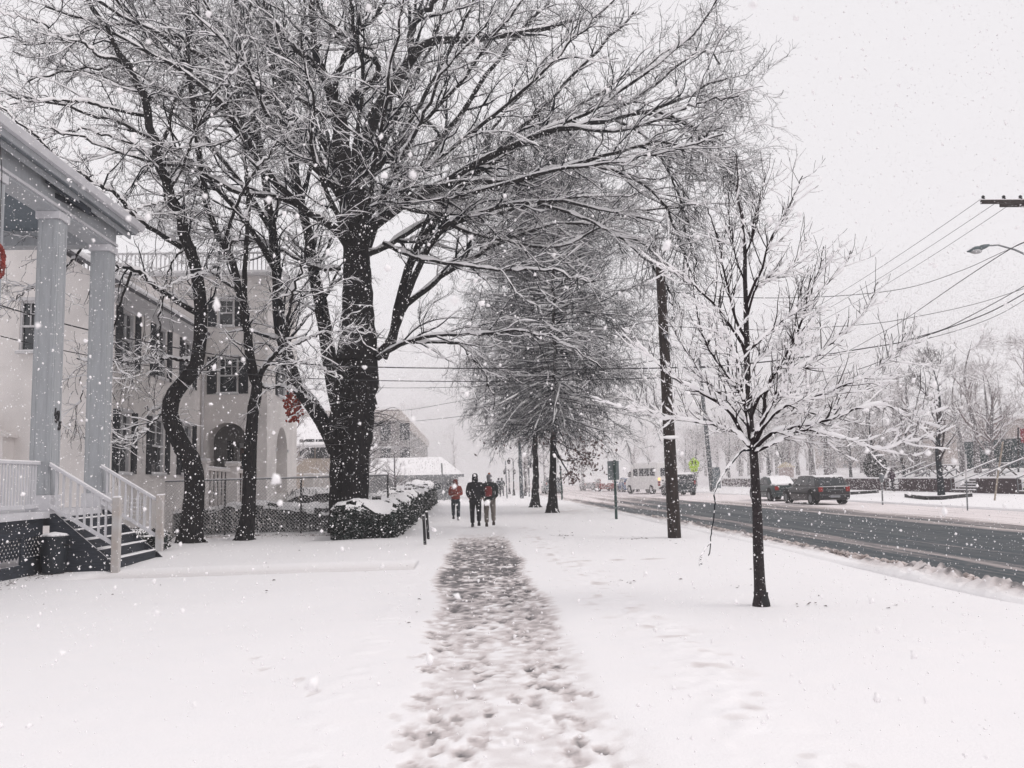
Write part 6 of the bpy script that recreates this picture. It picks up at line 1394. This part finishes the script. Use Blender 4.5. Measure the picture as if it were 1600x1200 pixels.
MB().box(-.7, .7, -.015, .05, 1.6, 2.35).build('rear_window', GLASSD, sh, bevel=.01); MB().box(-.9, .9, -.25, .0, .45, .62).build('rear_bumper', BLACKR, sh, bevel=.02)
am = bpy.data.materials.new('amber_lamp'); am.use_nodes = True; pb = am.node_tree.nodes['Principled BSDF']; pb.inputs['Base Color'].default_value = (.9, .5, .1, 1); pb.inputs['Emission Color'].default_value = (1, .55, .12, 1); pb.inputs['Emission Strength'].default_value = 2.5
for s in (-1, 1): MB().box(s*.85-.1, s*.85+.1, -.03, .05, 1.25, 1.45).build('amber_lamp', am, sh, bevel=.02)
MB().box(-hw*.9, hw*.9, .2, 5.0, H-.01, H+.05).build('roof_snow', SNOW, sh, bevel=.02)
q = ground(1034, 772, -.1); sh.location = (q.x+.6, q.y, -.1); sh.rotation_euler = (0, 0, R_(14))
# ================================================================== PEOPLE
def skin(name, verts, edges, m, parent, sub=2, root=0):
    me = bpy.data.meshes.new(name+'_cage'); me.from_pydata([v[:3] for v in verts], edges, []); o = bpy.data.objects.new(name+'_tmp', me); link(o)
    sk = o.modifiers.new('s', 'SKIN'); sk.use_smooth_shade = True
    for i, v in enumerate(verts):
        s = me.skin_vertices[0].data[i]; s.radius = (v[3], v[4] if len(v) > 4 else v[3]); s.use_root = (i == root)
    su = o.modifiers.new('u', 'SUBSURF'); su.levels = sub; su.render_levels = sub
    m2 = bpy.data.meshes.new_from_object(o.evaluated_get(bpy.context.evaluated_depsgraph_get())); bpy.data.objects.remove(o)
    m2.materials.clear(); m2.materials.append(m); r = bpy.data.objects.new(name, m2); link(r); r.parent = parent
    for p in m2.polygons: p.use_smooth = True
    return r
SKIN = mat('skin', (.30, .17, .13), .6, .08, 20)
def person(label, loc, rz, h, coat, trousers, shoes, hat, hair=(.03, .02, .02), stride=.18, arms='pockets', pack=None, cat='person', hood=False, bobble=None, name='person', face=False):
    k = h/1.78; t = thing(name, label, cat, (0, 0, 0))
    cm, tm, sm = mat('coat_cloth', coat, .85, .2, 7, bump=.3, bscale=14), mat('trouser_cloth', trousers, .9, .15, 7, bump=.3, bscale=18), mat('boot_leather', shoes, .7, .2, 8)
    hp, kn, an = .93, .50, .09
    f1, f2 = stride, -stride
    def leg(s, f): return [(s*.095, 0, hp-.02), (s*.115, f*.55+(.06 if f > 0 else .03), kn), (s*.11, f*1.0, an+(.05 if f < 0 else 0))]
    lL, lR = leg(-1, f1), leg(1, f2)
    sh_ = 1.45
    if arms == 'pockets': el, ha = (.262, -.07, 1.14), (.215, .08, .98)
    elif arms == 'front': el, ha = (.27, .02, 1.13), (.07, .24, 1.10)
    else: el, ha = (.26, -.03, 1.14), (.27, .07, .88)
    # body: one continuous surface
    V = [(0, 0, .95, .12, .10), (0, 0, 1.15, .125, .09), (0, -.01, 1.36, .14, .09), (0, 0, 1.50, .06, .055), (0, .01, 1.58, .05, .05), (0, .02, 1.66, .072, .085), (0, .02, 1.745, .05, .06)]
    E = [(0, 1), (1, 2), (2, 3), (3, 4), (4, 5), (5, 6)]
    for s, lg in ((-1, lL), (1, lR)):
        i = len(V); V += [(lg[0][0], lg[0][1], lg[0][2]-.02, .075), (*lg[1], .05), (lg[2][0], lg[2][1], lg[2][2]+.10, .034), (lg[2][0], lg[2][1], lg[2][2]+.04, .028)]; E += [(0, i), (i, i+1), (i+1, i+2), (i+2, i+3)]
        i = len(V); V += [(s*.17, -.01, 1.43, .05), (s*el[0], el[1], el[2], .036), (s*ha[0], ha[1], ha[2], .026)]; E += [(2, i), (i, i+1), (i+1, i+2)]
        # palm, thumb, four fingers
        d = Vector((s*ha[0]-s*el[0], ha[1]-el[1], ha[2]-el[2])).normalized(); pc = Vector((s*ha[0], ha[1], ha[2]))+d*.06; i2 = len(V)
        V.append((*pc, .026, .016)); E.append((i+2, i2)); side = d.cross(Vector((1, 0, 0))).normalized()
        for q in range(4):
            j = len(V); o_ = side*(-.024+.016*q); L_ = (.065, .078, .072, .055)[q]; m_ = pc+o_+d*(.03+L_*.5); e = pc+o_*1.05+d*(.03+L_)+Vector((-s*.02, 0, 0))
            V += [(*m_, .009), (*e, .007)]; E += [(i2, j), (j, j+1)]
        j = len(V); V += [(*(pc-side*.035+d*.01), .011), (*(pc-side*.05+d*.045), .008)]; E += [(i2, j), (j, j+1)]
    sk_ = lambda V: [tuple([v[0]*k, v[1]*k, v[2]*k]+[r*k for r in v[3:]]) for v in V]
    body = skin('body', sk_(V), E, SKIN, t)
    # face
    b = MB(); hz_ = 1.66*k
    b.blob((0, .112*k, hz_-.005), (.013, .022, .022), rg, 2, .05)
    for s in (-1, 1): b.blob((s*.078*k, .012*k, hz_), (.012, .022, .032), rg, 2, .05)
    b.build('nose_and_ears', SKIN, body, smooth=True)
    b = MB()
    for s in (-1, 1): b.blob((s*.031*k, .096*k, hz_+.018), (.013, .01, .008), rg, 1, .02)
    b.box(-.025*k, .025*k, .100*k, .107*k, hz_-.052, hz_-.044); b.build('eyes_and_mouth', BLACKR, body)
    # coat
    V = [(0, 0, .84, .215, .15), (0, 0, 1.0, .205, .145), (0, 0, 1.18, .20, .14), (0, -.01, 1.36, .205, .135), (0, -.005, 1.50, .085, .08), (0, .0, 1.55, .06, .06)]
    E = [(0, 1), (1, 2), (2, 3), (3, 4), (4, 5)]
    for s in (-1, 1):
        i = len(V); m_ = [(el[q]+ha[q])/2 for q in range(3)]
        V += [(s*.20, -.01, 1.42, .082), (s*(el[0]*.92), el[1]*.6, 1.26, .072), (s*el[0], el[1], el[2], .066), (s*m_[0], m_[1], m_[2], .058), (s*ha[0], ha[1], ha[2]+.01, .048)]; E += [(3, i), (i, i+1), (i+1, i+2), (i+2, i+3), (i+3, i+4)]
    ct = skin('coat', sk_(V), E, cm, t)
    V = [(0, 0, .93, .15, .12)]; E = []
    for lg in (lL, lR):
        i = len(V); mid = [(lg[0][q]+lg[1][q])/2 for q in range(3)]
        V += [(lg[0][0]*1.0, lg[0][1], lg[0][2]-.07, .118), (*mid, .108), (*lg[1], .086), ((lg[1][0]+lg[2][0])/2, (lg[1][1]+lg[2][1])/2, (lg[1][2]+lg[2][2])/2, .082), (lg[2][0], lg[2][1], lg[2][2]+.03, .074)]; E += [(0, i), (i, i+1), (i+1, i+2), (i+2, i+3), (i+3, i+4)]
    skin('trousers', sk_(V), E, tm, t)
    for lg in (lL, lR):
        z = lg[2][2]; V = [(lg[2][0], lg[2][1]-.04, z-.035, .05, .05), (lg[2][0], lg[2][1]+.02, z+.04, .05), (lg[2][0]*1.02, lg[2][1]+.08, z-.045, .045, .04), (lg[2][0]*1.05, lg[2][1]+.17, z-.055, .036, .03)]
        skin('boot', sk_(V), [(1, 0), (0, 2), (2, 3)], sm, t, 1, root=0)
    if hat is not None:
        hm_ = mat('hat_knit', hat, .95, .3, 30, bump=.5, bscale=50)
        b = MB(); b.lathe((0, .012*k, 1.655*k), [(.092*k, -.01*k), (.098*k, .03*k), (.093*k, .07*k), (.075*k, .105*k), (.04*k, .128*k), (.006, .134*k)], 18)
        if hood: b.lathe((0, -.035*k, 1.50*k), [(.10*k, 0), (.105*k, .06*k), (.098*k, .14*k), (.07*k, .2*k)], 16)
        else: b.lathe((0, -.02*k, 1.515*k), [(.075*k, 0), (.088*k, .05*k), (.09*k, .12*k), (.088*k, .16*k)], 16)
        ht = b.build('hat', hm_, t, smooth=True)
        if bobble: b = MB(); b.blob((0, .012*k, 1.80*k), (.045, .045, .04), rg, 2, .2); b.build('bobble', mat('bobble_wool', bobble, .95, .2, 30), ht)
    if pack:
        pm_ = mat('pack_cloth', pack, .8, .15, 9)
        px_ = -.06
        V = [(px_, -.20, 1.02, .12, .08), (px_, -.22, 1.2, .14, .095), (px_, -.19, 1.38, .11, .07)]; skin('backpack', sk_(V), [(0, 1), (1, 2)], pm_, t, root=1)
        b = MB()
        for s in (-1, 1): b.tube([((px_*.5+s*.11)*k, -.14*k, 1.40*k), (s*.13*k, -.02*k, 1.53*k), (s*.13*k, .13*k, 1.40*k), (s*.12*k, .14*k, 1.2*k)], .018, 6)
        b.build('strap', BLACKR, t)
    t.location = loc; t.rotation_euler = (0, 0, rz); return t
g1 = ground(743.5, 824); g2 = ground(766, 823); g3 = ground(712.5, 813)
person('person walking away in an all black coat and trousers, hands in pockets', g1, R_(-3), 1.84, (.010, .010, .014), (.012, .012, .016), (.012, .011, .012), (.012, .012, .016), hood=True, stride=.12)
person('person walking away in khaki trousers, dark jacket and grey hat with red backpack', g2, R_(4), 1.80, (.014, .018, .020), (.16, .14, .125), (.05, .035, .03), (.20, .19, .20), arms='pockets', pack=(.16, .02, .022), bobble=(.35, .12, .06), stride=.10)
person('person in a red hooded jacket and dark trousers walking towards the camera', g3, R_(178), 1.66, (.20, .040, .030), (.025, .032, .042), (.015, .014, .016), (.15, .04, .035), arms='front', hood=True, stride=.10)
g4 = ground(1395, 768); person('person in a dark purple hooded coat walking on the far pavement', g4, R_(-75), 1.74, (.055, .026, .05), (.018, .018, .026), (.012, .012, .014), (.04, .02, .03), hood=True, arms='front', pack=(.03, .02, .03), stride=.2)
for i, px in enumerate((779.5, 784.5)):
    g = ground(px, 775.5); person(('faint distant pedestrian nearer the black coated man', 'faint distant pedestrian nearer the pole stub')[i], g, .3*i, 1.7, (.04, .05, .06), (.03, .035, .045), (.02, .02, .02), (.05, .05, .06), stride=.12)
# ================================================================== AIR
b = MB(); b.box(-120, 150, -8, 330, -1.4, 27)
hz = b.build('haze', mat('haze_air', (1, 1, 1))); tag(hz, kind='stuff')
hm = bpy.data.materials.new('snow_haze'); hm.use_nodes = True; t = hm.node_tree; t.nodes.clear()
pv = N(t, 'ShaderNodeVolumePrincipled'); pv.inputs['Color'].default_value = (1, .985, .99, 1); pv.inputs['Density'].default_value = HAZE; pv.inputs['Anisotropy'].default_value = .2
ou = N(t, 'ShaderNodeOutputMaterial'); t.links.new(pv.outputs[0], ou.inputs['Volume'])
hz.data.materials[0] = hm
# falling snow
fr = np.random.default_rng(99)
def flakes(name, n, lo, hi, s0, s1, m, sub=False):
    c = fr.uniform(lo, hi, (n, 3)); dist = np.linalg.norm(c-np.array([0, 0, EYE]), axis=1); c = c[dist > .75]; n = len(c)
    base = np.array([(1, 0, 0), (-1, 0, 0), (0, 1, 0), (0, -1, 0), (0, 0, 1), (0, 0, -1)], float)
    tri = np.array([(0, 2, 4), (2, 1, 4), (1, 3, 4), (3, 0, 4), (2, 0, 5), (1, 2, 5), (3, 1, 5), (0, 3, 5)])
    s = s0*(s1/s0)**(fr.random(n)**1.7); sc_ = s[:, None, None]*fr.uniform(.35, 1.3, (n, 6, 1))
    Q = fr.normal(size=(n, 4)); Q /= np.linalg.norm(Q, axis=1, keepdims=True)
    w_, x, y, z = Q.T
    Rm = np.stack([1-2*(y*y+z*z), 2*(x*y-z*w_), 2*(x*z+y*w_), 2*(x*y+z*w_), 1-2*(x*x+z*z), 2*(y*z-x*w_), 2*(x*z-y*w_), 2*(y*z+x*w_), 1-2*(x*x+y*y)], -1).reshape(n, 3, 3)
    V = np.einsum('nij,nvj->nvi', Rm, base[None]*sc_)*np.array([1, 1, 1.25]) + c[:, None, :]
    F = (tri[None]+(np.arange(n)*6)[:, None, None]).reshape(-1, 3)
    o = mesh_obj(name, V.reshape(-1, 3), F, m); tag(o, kind='stuff'); return o
VEIL = bpy.data.materials.new('airborne_snow'); VEIL.use_nodes = True; t = VEIL.node_tree; t.nodes.clear()
d1 = N(t, 'ShaderNodeBsdfDiffuse'); d1.inputs[0].default_value = (.98, .965, .97, 1); d2 = N(t, 'ShaderNodeBsdfTranslucent'); d2.inputs[0].default_value = (.99, .975, .98, 1)
m1 = N(t, 'ShaderNodeMixShader'); m1.inputs[0].default_value = .5; t.links.new(d1.outputs[0], m1.inputs[1]); t.links.new(d2.outputs[0], m1.inputs[2]); ou = N(t, 'ShaderNodeOutputMaterial'); t.links.new(m1.outputs[0], ou.inputs[0])
FL_M = mat('falling_snow', (.93, .91, .92), .9, .01, 1, spec=.1)
flakes('falling_snow', 100000, (-12, .9, 0), (14, 15, 10), .0035, .010, FL_M)
flakes('falling_snow_beyond', 30000, (-20, 15, 0), (28, 36, 12), .008, .017, FL_M)
fr = np.random.default_rng(81)
# aggregated flakes: ragged clumps of many crystals
bm = bmesh.new(); bmesh.ops.create_icosphere(bm, subdivisions=2, radius=1); bv = np.array([v.co[:] for v in bm.verts]); bf = np.array([[v.index for v in f.verts] for f in bm.faces]); bm.free()
nc = 3200; c = fr.uniform((-9, .8, .1), (10, 11, 8), (nc, 3)); dist = np.linalg.norm(c-np.array([0, 0, EYE]), axis=1); c = c[dist > .9]; nc = len(c)
s = .004*(.0105/.004)**(fr.random(nc)**1.5); V = bv[None]*s[:, None, None]*fr.uniform(.55, 1.35, (nc, len(bv), 1))*fr.uniform(.6, 1.3, (nc, 1, 3)) + c[:, None, :]
tag(mesh_obj('falling_snow_clumps', V.reshape(-1, 3), (bf[None]+(np.arange(nc)*len(bv))[:, None, None]).reshape(-1, 3), FL_M, smooth=True), kind='stuff')

# the veil of snow farther up the street
nv = 950000; c = fr.uniform((-18, 54, 0), (56, 180, 17), (nv, 3)); tv = np.array([(1, 1, 1), (1, -1, -1), (-1, 1, -1), (-1, -1, 1)], float)
V = tv[None]*fr.uniform(.010, .028, (nv, 4, 3))*fr.uniform(.55, 1.3, (nv, 1, 1)) + c[:, None, :]
tag(mesh_obj('falling_snow_veil', V.reshape(-1, 3), (np.array([(0, 1, 2), (0, 3, 1), (0, 2, 3), (1, 3, 2)])[None]+(np.arange(nv)*4)[:, None, None]).reshape(-1, 3), VEIL), kind='stuff')

# a few flakes drifting right past the camera
c = fr.uniform((-.75, .5, 1.15), (.85, 1.35, 2.25), (60, 3)); nc = len(c)
V = bv[None]*fr.uniform(.0022, .0042, (nc, 1, 1))*fr.uniform(.6, 1.3, (nc, len(bv), 1)) + c[:, None, :]
tag(mesh_obj('falling_snow_close', V.reshape(-1, 3), (bf[None]+(np.arange(nc)*len(bv))[:, None, None]).reshape(-1, 3), FL_M, smooth=True), kind='stuff')
